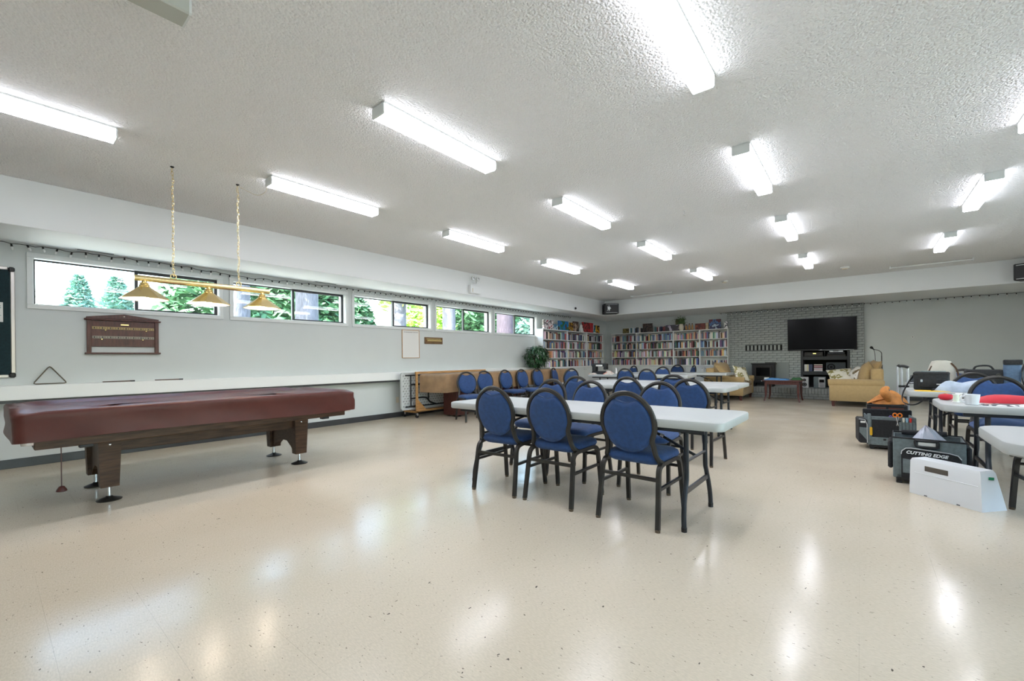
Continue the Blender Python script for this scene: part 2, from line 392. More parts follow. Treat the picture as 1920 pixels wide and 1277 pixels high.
row = 0; z = HZ
while z < ZS - .01:
    h_ = min(CO, ZS - z) - .009
    x = BX0 - (.1 if row % 2 else 0)
    while x < BX1 - .01:
        a, c_ = max(x, BX0), min(x + .2, BX1); x += .2
        zm = z + h_ / 2
        segs = [(a, c_)]
        def cut(segs, p, q):
            out = []
            for u, v in segs:
                if v <= p or u >= q: out.append((u, v)); continue
                if u < p: out.append((u, p))
                if v > q: out.append((q, v))
            return out
        if zm < NZ1: segs = cut(segs, NX0, NX1)
        if SZ0 - .01 < zm < SZ1: segs = cut(segs, SL0, SL1 - .05)
        if 1.33 < zm < 2.12: segs = cut(segs, -1.52, -.15)       # fully behind the television
        if zm < .93: segs = cut(segs, -2.66, -1.62)              # behind the closed-off fireplace panel
        for u, v in segs:
            if v - u > .03: spots.append(((u + v) / 2, BY, zm, round(v - u - .009, 3), round(h_, 3)))
    z += CO; row += 1
spots.sort(key=lambda s: -s[0] * .63 - 0 * s[2])
bm = {}
for x, y, zz, l, h_ in spots[:300]:
    if (l, h_) not in bm: bm[l, h_] = brick_mesh(l, h_)
    obj('brick', bm[l, h_], wf, (x, y, zz))
rest = MB()
for x, y, zz, l, h_ in spots[300:]: rest.cbox(x - l / 2, x + l / 2, y - .015, y + .015, zz - h_ / 2, zz + h_ / 2, .0035)
# row of vent slots with upright bricks between
n = 10; pitch = (SL1 - SL0) / n
for i in range(n - 1):
    a = SL0 + i * pitch + .0215; c_ = a + pitch - .043
    obj('brick', bm.setdefault(('s', 0), brick_mesh(c_ - a, SZ1 - SZ0 - .004)), wf, ((a + c_) / 2 + .0215, BY, (SZ0 + SZ1) / 2))
part('vent_slots', MB().box(SL0, SL1 - .05, BY - .002, BY + .02, SZ0, SZ1), M_dark, wf, 0)
hy0 = 13.72
he = part('hearth', MB().box(BX0, BX1, hy0, BY, 0, HZ - .004), M_mortar, wf, 0)
for r_ in range(2):
    x = BX0 - (.1 if r_ else 0)
    while x < BX1 - .02:
        a, c_ = max(x, BX0), min(x + .2, BX1); x += .2
        rest.cbox(a + .004, c_ - .004, hy0 - .012, hy0 + .02, r_ * CO + .006, r_ * CO + CO - .004, .0035)
x = BX0
while x < BX1 - .03:
    rest.cbox(x + .004, x + .063, hy0 - .014, hy0 + .19, CO * 2 + .005, HZ, .004); x += .0675
y = hy0 + .2; r_ = 0
while y < BY - .05:
    x = BX0 - (.1 if r_ % 2 else 0)
    while x < BX1 - .02:
        a, c_ = max(x, BX0), min(x + .2, BX1); x += .2
        rest.cbox(a + .004, c_ - .004, y + .004, min(y + .096, BY), HZ - .02, HZ, .003)
    y += .1; r_ += 1
o = part('brick_field', rest, M_brick, wf, 0); o['kind'] = 'stuff'
M_panel = mat('grey_panel', (.27, .30, .29), .5)
part('closure_panel', MB().cbox(-2.70, -1.58, BY - .03, BY - .012, HZ, .955, .004), M_panel, wf, 0)

# ------------------------------------------------------------------ outdoors beyond the windows
M_grass = mat('pale_gravel', (.24, .235, .21), .9, noise=.2, nscale=1.2)
struct('ground', MB().box(-90, XL - .25, -60, 90, -.6, -.3).box(XR + .22, 60, -60, 90, -.6, -.3), M_grass, 'pale ground outside the windows')
M_bark = mat('grey_bark', (.085, .085, .10), .9, noise=.45, nscale=7, nstretch=(6, 6, .8), bump=.8, bscale=24)
M_fir = mat('fir_green', (.05, .15, .06), .7, noise=.5, nscale=3)
M_maple = mat('spring_green', (.26, .46, .07), .6, noise=.4, nscale=3)
M_firb = mat('bluish_fir', (.16, .30, .24), .7, noise=.4, nscale=3)
def foliage(n, shape, size, seed):
    rnd = random.Random(seed); b = MB()
    for _ in range(n):
        p = Vector(shape(rnd)); a, e, rr = rnd.uniform(0, 6.28), rnd.uniform(-.6, .6), size * rnd.uniform(.6, 1.4)
        u = Vector((cos(a) * cos(e), sin(a) * cos(e), sin(e))); v = u.cross(Vector((rnd.uniform(-1, 1), rnd.uniform(-1, 1), rnd.uniform(.2, 1)))).normalized()
        b.add([p - u * rr, p + v * rr * .38, p + u * rr, p - v * rr * .38], [(0, 1, 2, 3)])
    return b
def trunk_tree(label, x, y, r, bark, leaf, fol, seed, zs=(3, 9), spread=2.4, n=5000, size=.16):
    t = thing('conifer_tree', label, 'tree', (x, y, -.3), 0, 'trees outside the windows')
    pts = [(0, 0, 0), (0, 0, .5), (.02, 0, 1.4), (.03, .02, 3), (0, .03, 6), (0, 0, 11)]
    part('trunk', MB().tube(smooth_path(pts, 3), [r * q for q in (1.6, 1.52, 1.45, 1.35, 1.2, 1.14, 1.08, 1.04, 1.0, .97, .95, .92, .88, .8, .7, .6)], 18), bark, t, 60)
    if n:
        def sh(q):
            a = q.uniform(0, 6.28); rr = spread * q.uniform(.25, 1) ** .6; zz = q.uniform(*zs)
            return (rr * cos(a), rr * sin(a), zz - .25 * rr)
        part('foliage', foliage(n, sh, size, seed), leaf, t, 0)
    return t
trunk_tree('thick grey trunk filling the left pane of the second window', -13, 4.30, .31, M_bark, M_fir, None, 1, (4.2, 9), .8, 700)
trunk_tree('thick grey knotty trunk behind the right pane of the second window', -13, 6.17, .33, M_bark, M_fir, None, 2, (4.6, 9), .8, 700)
trunk_tree('grey trunk just inside the right pane of the third window', -14, 10.28, .25, M_bark, M_maple, None, 3, (3.6, 8), .8, 700)
trunk_tree('grey trunk flaring at its foot in the left pane of the fourth window', -12.4, 11.38, .26, M_bark, M_maple, None, 4, (4.6, 8), .8, 700)
M_barkd = mat('purple_brown_bark', (.04, .03, .042), .9, noise=.45, nscale=7, nstretch=(6, 6, .8), bump=.8, bscale=24)
trunk_tree('dark purplish trunk in the left pane of the farthest window', -11.2, 13.35, .37, M_barkd, M_fir, None, 5, (4.4, 8), .8, 700)
def cone_tree(label, x, y, h_, r, leaf, seed, n=7000, size=.22, name='fir_tree', z0=.4):
    t = thing(name, label, 'tree', (x, y, -.3), 0, 'trees outside the windows')
    part('trunk', MB().tube([(0, 0, 0), (0, 0, h_ * .5), (0, 0, h_ * .97)], [.22, .14, .03], 8), M_bark, t, 60)
    def sh(q):
        zz = q.uniform(0, 1); k = round(zz * 14) / 14; rr = r * (1 - k) ** .85 * q.uniform(.15, 1) ** .5 + .05; a = q.uniform(0, 6.28)
        return (rr * cos(a), rr * sin(a), z0 + (h_ - z0) * zz - rr * .18)
    part('foliage', foliage(n, sh, size, seed), leaf, t, 0); return t
def bush_tree(label, x, y, zc, rx, rz_, leaf, seed, n=6000, size=.2):
    t = thing('broadleaf_tree', label, 'tree', (x, y, -.3), 0, 'trees outside the windows')
    part('trunk', MB().tube([(0, 0, 0), (.1, 0, zc * .6), (0, .1, zc)], [.2, .14, .06], 8), M_bark, t, 60)
    def sh(q):
        while True:
            p = Vector((q.uniform(-1, 1), q.uniform(-1, 1), q.uniform(-1, 1)))
            if .15 < p.length < 1: return (p.x * rx, p.y * rx, zc + p.z * rz_)
    part('foliage', foliage(n, sh, size, seed), leaf, t, 0); return t
cone_tree('pale bluish fir left of centre in the first window', -34, 3.45, 6.4, 1.8, M_firb, 11)
cone_tree('pale bluish fir just left of the first shade in the first window', -27.5, 4.05, 5.5, 1.6, M_firb, 12)
cone_tree('dark green fir in the right pane of the first window', -19, 5.6, 9.5, 2.6, M_fir, 13, 9000, .2)
bush_tree('dense dark green tree filling the middle of the second window', -24, 11.2, 3.6, 2.6, 3.6, M_fir, 14, 12000, .24)
bush_tree('green tree at the right edge of the second window', -27, 15.2, 3.4, 2.2, 3.2, M_fir, 15, 9000, .24)
bush_tree('bright yellow-green tree seen through the third window', -30, 25.5, 4.6, 2.6, 2.4, M_maple, 16, 3500, .28)
bush_tree('bright yellow-green tree in the left pane of the fourth window', -24, 22.2, 4.0, 2.4, 2.6, M_maple, 17, 4500, .24)
bush_tree('shadowed olive tree in the right pane of the fourth window', -17, 18.4, 4.6, 2.2, 2.0, M_fir, 18, 6000, .2)
bush_tree('hazy grey-green tree in the right pane of the farthest window', -24, 31.0, 5.0, 3.6, 2.4, M_firb, 19, 5000, .26)
cone_tree('faint pale tree at the left edge of the first window', -36, .6, 8.5, 3.0, mat('pale_spring_twigs', (.45, .46, .38), .8, noise=.4), 20, 1800, .2)
# ------------------------------------------------------------------ fluorescent ceiling lights
LW, LD, LL = .135, .085, 1.20
def lamp_meshes(lit):
    hb = MB().box(-LW / 2 - .004, LW / 2 + .004, .004, LL - .004, -.012, 0)
    pr = [(-LW / 2, -.012), (-LW / 2, -LD + .008), (-LW / 2 + .008, -LD), (LW / 2 - .008, -LD), (LW / 2, -LD + .008), (LW / 2, -.012)]
    M = Matrix(((1, 0, 0, 0), (0, 0, 1, 0), (0, 1, 0, 0), (0, 0, 0, 1)))
    df = MB(); df.prism([(x, z) for x, z in pr][::-1], .006, LL - .006, M)
    for i, f in enumerate(df.f):
        if len(f) == 4 and max(df.v[j][2] for j in f) > -LD + .004: df.mi[i] = 1
    cp = MB(); cp.prism([(x * 1.03, z * 1.02) for x, z in pr][::-1], -.004, .006, M)
    return hb.mesh('housing', M_trim, 0), df.mesh('diffuser', [M_lamp, M_lampside] if lit else [M_off, M_off], 20), cp.mesh('end_cap', M_trim, 0)
LM = {True: lamp_meshes(True), False: lamp_meshes(False)}
COLN = {-4.515: 'in the column nearest the windows', -2.655: 'in the second column from the windows', -.785: 'in the third column from the windows', 1.055: 'in the rightmost column'}
ROWN = {-.53: 'nearest row', 1.79: 'second row', 4.12: 'third row', 6.52: 'fourth row', 9.22: 'fifth and farthest row'}
for cxx, cn in COLN.items():
    for ry, rn in ROWN.items():
        if cxx > 1 and ry < 4: continue
        lit = not (ry < 0 and cxx == -2.655)
        yy = ry - (.12 if cxx > 1 else 0)
        t = thing('ceiling_light', ('lit' if lit else 'unlit') + ' white fluorescent strip light ' + cn + ', ' + rn, 'ceiling light', (cxx, yy, ZC), 0, 'fluorescent strip lights')
        a, d, e = LM[lit]
        obj('housing', a, t); obj('diffuser', d, t); obj('end_cap', e, t); obj('end_cap', e, t, (0, LL - .002, 0))
# lights standing over the part of the hall out of view to the right and behind
# unused tube fixtures, detectors and hook on the ceiling
for x, y, lb in ((.49, 11.85, 'narrow white rail on the ceiling at right, near the far soffit'), (-5.2, 11.98, 'narrow white rail on the ceiling above the corner speaker')):
    t = thing('ceiling_rail', lb, 'rail', (x, y, ZC), 0)
    part('tube', MB().tube([(0, 0, -.03), (1.18, 0, -.03)], .014, 8), M_white, t)
    for px in (0, 1.18): part('bracket', MB().cbox(px - .012, px + .012, -.025, .025, -.055, 0, .003), M_trim, t, 0)
for x, y, lb in ((-2.53, 11.26, 'round white smoke detector on the ceiling, left of the two'), (-.24, 11.25, 'round white smoke detector on the ceiling in front of the television')):
    t = thing('smoke_detector', lb, 'detector', (x, y, ZC), 0, 'smoke detectors')
    part('base', MB().lathe([(.075, 0), (.075, -.018), (.07, -.022)], 20), M_trim, t); part('dome', MB().lathe([(.055, -.022), (.05, -.04), (.03, -.05)], 20), M_cream, t)
t = thing('ceiling_hook', 'tiny white hook in the open middle of the ceiling', 'hook', (-1.69, 5.52, ZC))
part('plate', MB().lathe([(.022, 0), (.018, -.008)], 12), M_white, t); part('loop', MB().tube(smooth_path([(0, 0, -.005), (0, 0, -.03), (.016, 0, -.045), (0, 0, -.062), (-.014, 0, -.05)], 4), .004, 6), M_chrome, t)

# ------------------------------------------------------------------ billiard pendant lamp
PX, PY0, PY1, PZ = -4.95, .845, 1.955, 1.897
t = thing('billiard_pendant_lamp', 'brass three-shade billiard lamp hanging on two chains over the covered table', 'lamp', (PX, 1.4, ZC))
part('bar', MB().tube([(0, PY0 - 1.4, PZ - ZC), (0, PY1 - 1.4, PZ - ZC)], .026, 14), M_brass, t)
for y in (.915, 1.402, 1.885):
    yy = y - 1.4; zt = PZ - .03 - ZC
    M = Matrix.Translation((0, yy, zt))
    sh = part('shade', MB().lathe([(.042, -.045), (.052, -.055), (.175, -.150), (.178, -.158)], 8, M @ Matrix.Rotation(pi / 8, 4, 'Z'), cap=False), M_brass, t, 20)
    part('lining', MB().lathe([(.040, -.050), (.050, -.060), (.174, -.157)], 8, M @ Matrix.Rotation(pi / 8, 4, 'Z'), cap=False), M_shadein, sh, 20)
    part('collar', MB().lathe([(.018, .01), (.02, -.005), (.034, -.012), (.030, -.022), (.040, -.03), (.036, -.04), (.044, -.048)], 14, M), M_brass, sh)
    part('bulb', MB().lathe([(.012, -.06), (.014, -.075), (.034, -.11), (.037, -.128), (.024, -.148), (.004, -.154)], 12, M), M_bulb, sh)
for y in (1.125, 1.665):
    z0, z1 = PZ + .05 - ZC, -.012; n = int((z1 - z0) / .034); b = MB()
    for i in range(n):
        zz = z0 + (i + .5) * (z1 - z0) / n
        M = Matrix.Translation((.004 * sin(i * 1.3), y - 1.4 + .003 * cos(i), zz)) @ Matrix.Rotation(pi / 2 * (i % 2) + .3, 4, 'Z')
        b.tube([(.009 * cos(a), 0, .0225 * sin(a)) for a in [2 * pi * k / 8 for k in range(8)]], .0021, 5, True, M)
    part('chain', b, M_brass, t)
    part('ring', MB().tube([(0, y - 1.4 + .022 * cos(a), PZ - ZC + .045 + .022 * sin(a)) for a in [2 * pi * k / 14 for k in range(14)]], .0045, 6, True), M_brass, t)
    part('ceiling_hook', MB().lathe([(.016, 0), (.016, -.006), (.006, -.014)], 10, Matrix.Translation((0, y - 1.4, 0))), M_bronze, t)
b = MB().tube(smooth_path([(0, .265, PZ - ZC + .06), (.006, .268, -.55), (-.005, .262, -.25), (.002, .266, -.03), (.02, .30, -.035), (.12, .40, -.10), (.26, .43, -.09), (.36, .41, -.04), (.40, .395, -.045)], 6), .0035, 6)
part('cord', b, M_cream, t)

# ------------------------------------------------------------------ covered pool table
T0, T1, TY0, TY1, TZ = -5.95, -4.53, .09, 2.72, .80
t = thing('pool_table', 'dark walnut pool table on flared panel legs with chrome levelling feet', 'pool table', (-5.24, 1.45, 0))
b = MB(); b.cbox(-.62, .62, -1.22, 1.18, .52, .70, .006); part('cabinet', b, M_walnut, t, 0)
part('slate', MB().cbox(-.68, .68, -1.32, 1.24, .70, .765, .01), M_walnut, t, 0)
part('beam', MB().cbox(.29, .33, -.72, .72, .40, .53, .004), M_walnut, t, 0)
part('beam', MB().cbox(-.33, -.29, -.72, .72, .40, .53, .004), M_walnut, t, 0)
for sy in (-1, 1):
    # pedestal end: wide panel, arched at the bottom, with a post on each side
    prof = [(-.37, .56), (.37, .56), (.37, .52), (.345, .12), (.27, .12), (.20, .18), (.10, .235), (-.10, .235), (-.20, .18), (-.27, .12), (-.345, .12), (-.37, .52)]
    M = Matrix.Translation((0, sy * .787, 0)) @ Matrix(((1, 0, 0, 0), (0, 0, -1, 0), (0, 1, 0, 0), (0, 0, 0, 1)))
    lg = part('leg_panel', MB().prism(prof[::-1], -.035, .035, M), M_walnut, t, 0)
    for sx in (-1, 1):
        q = [(-.062, -.075), (.062, -.075), (.062, .075), (-.062, .075)]
        rings = [[(sx * .335 + x * k, sy * .787 + y * k, z) for x, y in q] for k, z in ((.78, .115), (1.0, .56))]
        lp = part('leg', MB().loft(rings), M_walnut, t, 0)
        for bz in (.525, .47): part('bolt', MB().lathe([(.009, 0), (.008, .004), (.003, .006)], 10, Matrix.Translation((sx * .335 + .058 + (.0), sy * .787, bz)) @ Matrix.Rotation(pi / 2, 4, 'Y')), M_chrome, lp)
        ft = part('foot', MB().lathe([(.082, 0), (.084, .006), (.06, .016), (.026, .028), (.018, .036)], 22, Matrix.Translation((sx * .335, sy * .787, 0))), M_charcoal, t)
        part('stem', MB().lathe([(.017, .03), (.016, .12)], 12, Matrix.Translation((sx * .335, sy * .787, 0))), M_chrome, ft)
for sx, sy in ((1, -1), (1, 1), (-1, -1), (-1, 1)):
    part('corner_cap', MB().lathe([(.035, .565), (.04, .60), (.04, .64)], 14, Matrix.Translation((sx * .64, sy * 1.22 - .03, 0))), M_chrome, t)
pc = part('pull_cord', MB().tube([(.30, -1.06, .52), (.30, -1.06, .17)], .0035, 6), M_redwood, t)
part('knob', MB().lathe([(.004, .045), (.016, .04), (.030, .018), (.034, .004), (.028, 0), (.002, .002)], 14, Matrix.Translation((.30, -1.06, .13))), M_redwood, pc)
for y in (-.95, .95): part('ball_box_stop', MB().cbox(.56, .62, y - .04, y + .04, .50, .525, .004), M_black, t, 0)
# fitted vinyl cover lying over the table, drawn around its outline
per = rrect(-.71, .71, -1.33, 1.27, .07, 5); base = []
for i in range(len(per)):
    (x0, y0), (x1, y1) = per[i], per[(i + 1) % len(per)]
    k = max(1, int(math.hypot(x1 - x0, y1 - y0) / .06))
    base += [(x0 + (x1 - x0) * j / k, y0 + (y1 - y0) * j / k) for j in range(k)]
rings = []
for ins, z, wob, ph in ((-.004, .588, .012, 0), (.0, .63, .010, .5), (.002, .69, .008, 1.1), (.0, .745, .006, 1.6), (-.004, .775, .004, 2), (.0, .793, .003, 2), (.008, .803, .002, 2), (.05, .806, .002, 2.2), (.10, .803, .002, 2.3), (.135, .785, .002, 2.4), (.17, .780, .002, 2.5), (.40, .778, .002, 2.6), (.62, .778, .001, 2.7)):
    ring = []
    for (x, y) in base:
        s_ = sin(x * 4.1 + y * 3.1 + ph) * .6 + sin(y * 9.3 - x * 6 + ph * 2) * .4
        ex, ey = max(0, abs(x) / .71 - .72) / .28, max(0, abs(y + .05) / 1.32 - .86) / .14
        cor = min(1, ex * ey * 1.3)
        hem = .010 * sin(y * 2.2 + x * 3 + .8) if z < .6 else 0
        kx = max(.02, (abs(x) - ins) / abs(x)) if abs(x) > .05 else 1; ky = max(.02, (abs(y + .05) - ins) / abs(y + .05)) if abs(y + .05) > .05 else 1
        fold = wob * s_ + (.006 * cor * sin(z * 30) if z < .78 else 0)
        ring.append((x * kx + (fold if x > 0 else -fold) * (abs(x) > .6), (y + .05) * ky - .05 + (fold if y > 0 else -fold) * (abs(y) > 1.2), z + hem + wob * .3 * s_ - (.02 * cor if z > .7 else 0)))
    rings.append(ring)
single('table_cover', MB().loft(rings), M_vinyl, 'glossy reddish brown vinyl cover draped over the pool table', 'table cover', smooth=50, loc=(-5.24, 1.45, 0))

# ------------------------------------------------------------------ things on the window wall
XW = XL
t = thing('scoreboard', 'dark mahogany billiard scoreboard with two brass number strips under the first window', 'scoreboard', (XW, 1.14, 1.27))
Mx = Matrix(((0, 0, 1, 0), (1, 0, 0, 0), (0, 1, 0, 0), (0, 0, 0, 1)))       # poly (x,y) -> (Y,Z), extrude along X
part('back_panel', MB().cbox(.004, .022, -.335, .335, .085, .405, .003), M_redwood, t, 0)
part('pediment', MB().prism([(-.345, .432), (.345, .432), (.345, .448), (0, .495), (-.345, .448)], .004, .03, Mx), M_redwood, t, 0)
part('cornice', MB().cbox(.002, .05, -.365, .365, .408, .428, .005), M_redwood, t, 0)
for s_ in (-1, 1): part('post', MB().cbox(.002, .036, s_ * .322 - .02, s_ * .322 + .02, .012, .408, .003), M_redwood, t, 0)
part('bottom_rail', MB().cbox(.002, .05, -.36, .36, -.008, .012, .004), M_redwood, t, 0)
for z, m in ((.315, mat('aged_brass', (.42, .30, .12), .45)), (.20, mat('aged_ivory', (.34, .31, .25), .5))):
    st = part('number_strip', MB().cbox(.022, .027, -.295, .295, z - .016, z + .016, .001), m, t, 0)
    tk = MB()
    for i in range(24):
        y = -.28 + i * .0243; tk.box(.027, .0282, y, y + .004 + .006 * (i % 3 == 0), z - .011, z + .009)
    part('numerals', tk, M_bronze, st, 0)['kind'] = 'stuff'
    for y in (-.22, .17): part('slider', MB().lathe([(.008, 0), (.010, .008), (.005, .014)], 10, Matrix.Translation((.026, y + z * .3 - .05, z - .026)) @ Matrix.Rotation(pi / 2, 4, 'Y')), M_brass, t)
part('name_plate', MB().cbox(.022, .026, -.035, .045, .352, .372, .002), M_brass, t, 0)
part('screw', MB().lathe([(.008, 0), (.006, .004)], 10, Matrix.Translation((.03, 0, .465)) @ Matrix.Rotation(pi / 2, 4, 'Y')), M_cream, t)
# ball rack leaning on the ledge
t3 = [(.355, .003), (.625, .003), (.49, .212)]
path = []
for i in range(3):
    p, q, r_ = Vector(t3[i - 1]), Vector(t3[i]), Vector(t3[(i + 1) % 3])
    path += [q + (p - q).normalized() * .025, q + (p - q).normalized() * .006 + (r_ - q).normalized() * .006, q + (r_ - q).normalized() * .025]
o = single('ball_rack', MB().tube([(0, p.x - .49, p.y + .008) for p in path], .006, 8, True, rz=.011), mat('olive_wood', (.12, .10, .06), .5), 'empty wooden triangle ball rack standing on the white ledge', 'ball rack', loc=(XW + .07, .49, .912))
o.rotation_euler = (0, -.25, 0)
for y0, y1, lb in ((.92, 1.22, 'dark cue tip lying on the ledge, nearer the ball rack'), (1.42, 1.72, 'dark cue tip lying on the ledge, farther from the ball rack')):
    t = thing('cue_stick', lb, 'cue', (XW + .12, y0, .912), 0, 'cues on the ledge')
    part('shaft', MB().tube([(0, 0, .010), (0, (y1 - y0) * .85, .010)], [.006, .008], 8), M_walnut, t)
    part('tip', MB().tube([(0, (y1 - y0) * .85, .010), (0, y1 - y0, .010)], [.009, .009], 8), M_black, t)
# bulletin board at the left edge
t = thing('bulletin_board', 'dark green felt bulletin board with silver frame at the left edge', 'bulletin board', (XW, .235, 1.0))
part('felt', MB().cbox(.004, .02, -1.46, -.03, .03, 1.19, .002), mat('dark_green_felt', (.008, .028, .034), .9, noise=.2, nscale=40), t, 0)
alu = mat('brushed_aluminium', (.55, .52, .50), .35, metal=.8)
for a in ((-1.50, 0, 0, .035), (-1.50, 0, 1.185, 1.22)): part('frame_rail', MB().cbox(.004, .03, a[0] + .05, a[1] - .05, a[2], a[3], .006), alu, t, 0)
for a in (-1.5, -.036): part('frame_rail', MB().cbox(.004, .03, a, a + .036, .05, 1.17, .006), alu, t, 0)
for y, z in ((-.05, 0), (-.05, 1.165), (-1.5, 0), (-1.5, 1.165)): part('corner_piece', MB().cbox(.002, .034, y, y + .05, z, z + .055, .012), M_black, t, 0)
b = MB().box(.020, .0215, -.30, -.088, .53, .745)
nt_ = single('pinned_note', b, M_paper, 'white sheet with green writing pinned to the bulletin board', 'note', smooth=0, loc=(XW, .235, 1.08))
lines = MB(); rnd = random.Random(3)
for i, z in enumerate((.70, .68, .635, .62, .60)):
    y = -.28
    while y < -.11: 
        l = rnd.uniform(.012, .03); lines.box(.0215, .0219, y, min(y + l, -.10), z, z + .005 + .004 * (i < 2)); y += l + .008
part('writing', lines, mat('green_ink', (.12, .30, .22), .7), nt_, 0)['kind'] = 'stuff'
# framed white sheet and brass plaque
t = thing('framed_sheet', 'tall white sheet in a thin oak frame under the third window', 'notice', (XW, 5.405, 1.19))
part('sheet', MB().box(.004, .012, .008, .437, .008, .577), M_paper, t, 0)
for a in ((0, .445, 0, .010), (0, .445, .575, .585), (0, .010, .01, .575), (.435, .445, .01, .575)): part('frame_rail', MB().cbox(.002, .018, *a, .002), M_pine, t, 0)
hd = MB(); rnd = random.Random(5); y = .05
while y < .40: l = rnd.uniform(.008, .03); hd.box(.012, .0125, y, y + l, .53, .545); y += l + .01
part('heading', hd, mat('pencil_grey', (.35, .33, .32), .8), t, 0)
t = thing('brass_plaque', 'small walnut plaque with a brass bar beside the framed sheet', 'plaque', (XW, 5.99, 1.495))
part('backing', MB().cbox(.002, .022, 0, .51, 0, .145, .006), mat('oak_brown', (.16, .085, .03), .4, noise=.3, nscale=9), t, 0)
part('brass_bar', MB().tube([(.03, .05, .07), (.03, .46, .07)], .018, 10), M_brass, t); part('brass_strip', MB().cbox(.02, .026, .05, .46, .095, .118, .002), M_brass, t, 0)
# outlet, emergency light, soffit camera
t = thing('wall_outlet', 'cream wall outlet beside the folded table cart', 'outlet', (XW, 5.285, .29)); part('plate', MB().cbox(0, .008, -.035, .035, 0, .115, .003), M_cream, t, 0)
for z in (.035, .075): part('socket', MB().cbox(.006, .0105, -.015, .015, z - .012, z + .012, .003), M_cream, t, 0)
t = thing('emergency_light', 'white two-headed emergency light on the window soffit', 'emergency light', (XS, 6.56, 2.535))
part('box', MB().cbox(0, .09, -.15, .15, 0, .17, .01), M_white, t, 0)
part('label_strip', MB().cbox(.088, .092, -.11, -.08, .02, .10, .001), M_cream, t, 0)
part('bracket', MB().tube([(.05, -.11, .17), (.05, -.11, .22), (.05, .06, .22), (.05, .06, .30)], .008, 6), M_trim, t)
for y in (-.07, .07):
    h_ = part('lamp_head', MB().lathe([(.015, -.03), (.045, 0), (.05, .03), (.046, .034)], 14, Matrix.Translation((.07, y, .31)) @ Matrix.Rotation(pi / 2, 4, 'Y')), M_trim, t)
    part('lens', MB().lathe([(.044, .030), (.02, .036)], 14, Matrix.Translation((.07, y, .31)) @ Matrix.Rotation(pi / 2, 4, 'Y')), M_chrome, h_)
t = thing('security_camera', 'tiny dark round camera on a white base on the left soffit', 'camera', (XS, 10.72, 2.58))
part('base', MB().lathe([(.05, 0), (.05, .012), (.03, .03)], 14, Matrix.Rotation(pi / 2, 4, 'Y')), M_white, t); part('eye', MB().lathe([(.034, .02), (.034, .05), (.02, .065)], 14, Matrix.Rotation(pi / 2, 4, 'Y')), M_black, t)

# string lights under the soffits
def string_lights(label, pts, nb, seed, taut=.03):
    rnd = random.Random(seed); t = thing('string_lights', label, 'string lights', pts[0])
    o = Vector(pts[0]); P = [Vector(p) - o for p in pts]
    L_ = [0]
    for i in range(1, len(P)): L_.append(L_[-1] + (P[i] - P[i - 1]).length)
    def at(d):
        for i in range(1, len(P)):
            if d <= L_[i] or i == len(P) - 1:
                return P[i - 1].lerp(P[i], (d - L_[i - 1]) / (L_[i] - L_[i - 1]))
    path = []; n = nb * 2
    for i in range(n + 1):
        p = at(L_[-1] * i / n); path.append(p + Vector((0, 0, -taut * abs(sin(i * .55)) * rnd.uniform(.3, 1))))
    part('wire', MB().tube(path, .0035, 5), M_black, t)
    m = MB(); m.lathe([(.006, .0), (.007, -.022)], 7); m.m = 1; m.lathe([(.006, -.022), (.010, -.032), (.008, -.045), (.002, -.052)], 7)
    me = m.mesh('bulb', [M_black, M_tinyglow])
    for i in range(1, n, 2): obj('bulb', me, t, path[i] + Vector((0, 0, -.002)), rot=(rnd.uniform(-.4, .4), rnd.uniform(-.4, .4), 0), scale=(1.35, 1.35, 1.35))
    return t
string_lights('black-wired string of small clear bulbs above the windows', [(XL + .03, -.2, ZS - .005), (XL + .03, 1.7, ZS - .012), (XL + .03, 2.5, ZS - .055), (XL + .03, 3.3, ZS - .03), (XL + .03, 4.2, ZS - .02), (XL + .03, 12.0, ZS - .006)], 104, 1)
string_lights('black-wired string of small clear bulbs along the far soffit', [(-3.4, BY - .03, ZS - .005), (.03, BY - .03, ZS - .005), (.12, YB - .03, ZS - .006), (2.9, YB - .03, ZS - .006)], 46, 2, .02)
for y0, y1, lb in ((.70, 1.05, 'dark slot vent in the soffit edge above the first window'), (3.55, 3.95, 'dark slot vent in the soffit edge above the second window')):
    t = thing('slot_vent', lb, 'vent', (XL + .12, y0, ZS), 0, 'soffit vents')
    part('frame', MB().cbox(-.03, .03, 0, y1 - y0, -.006, 0, .002), M_trim, t, 0); part('louvre', MB().box(-.02, .02, .015, y1 - y0 - .015, -.008, -.004), M_black, t, 0)
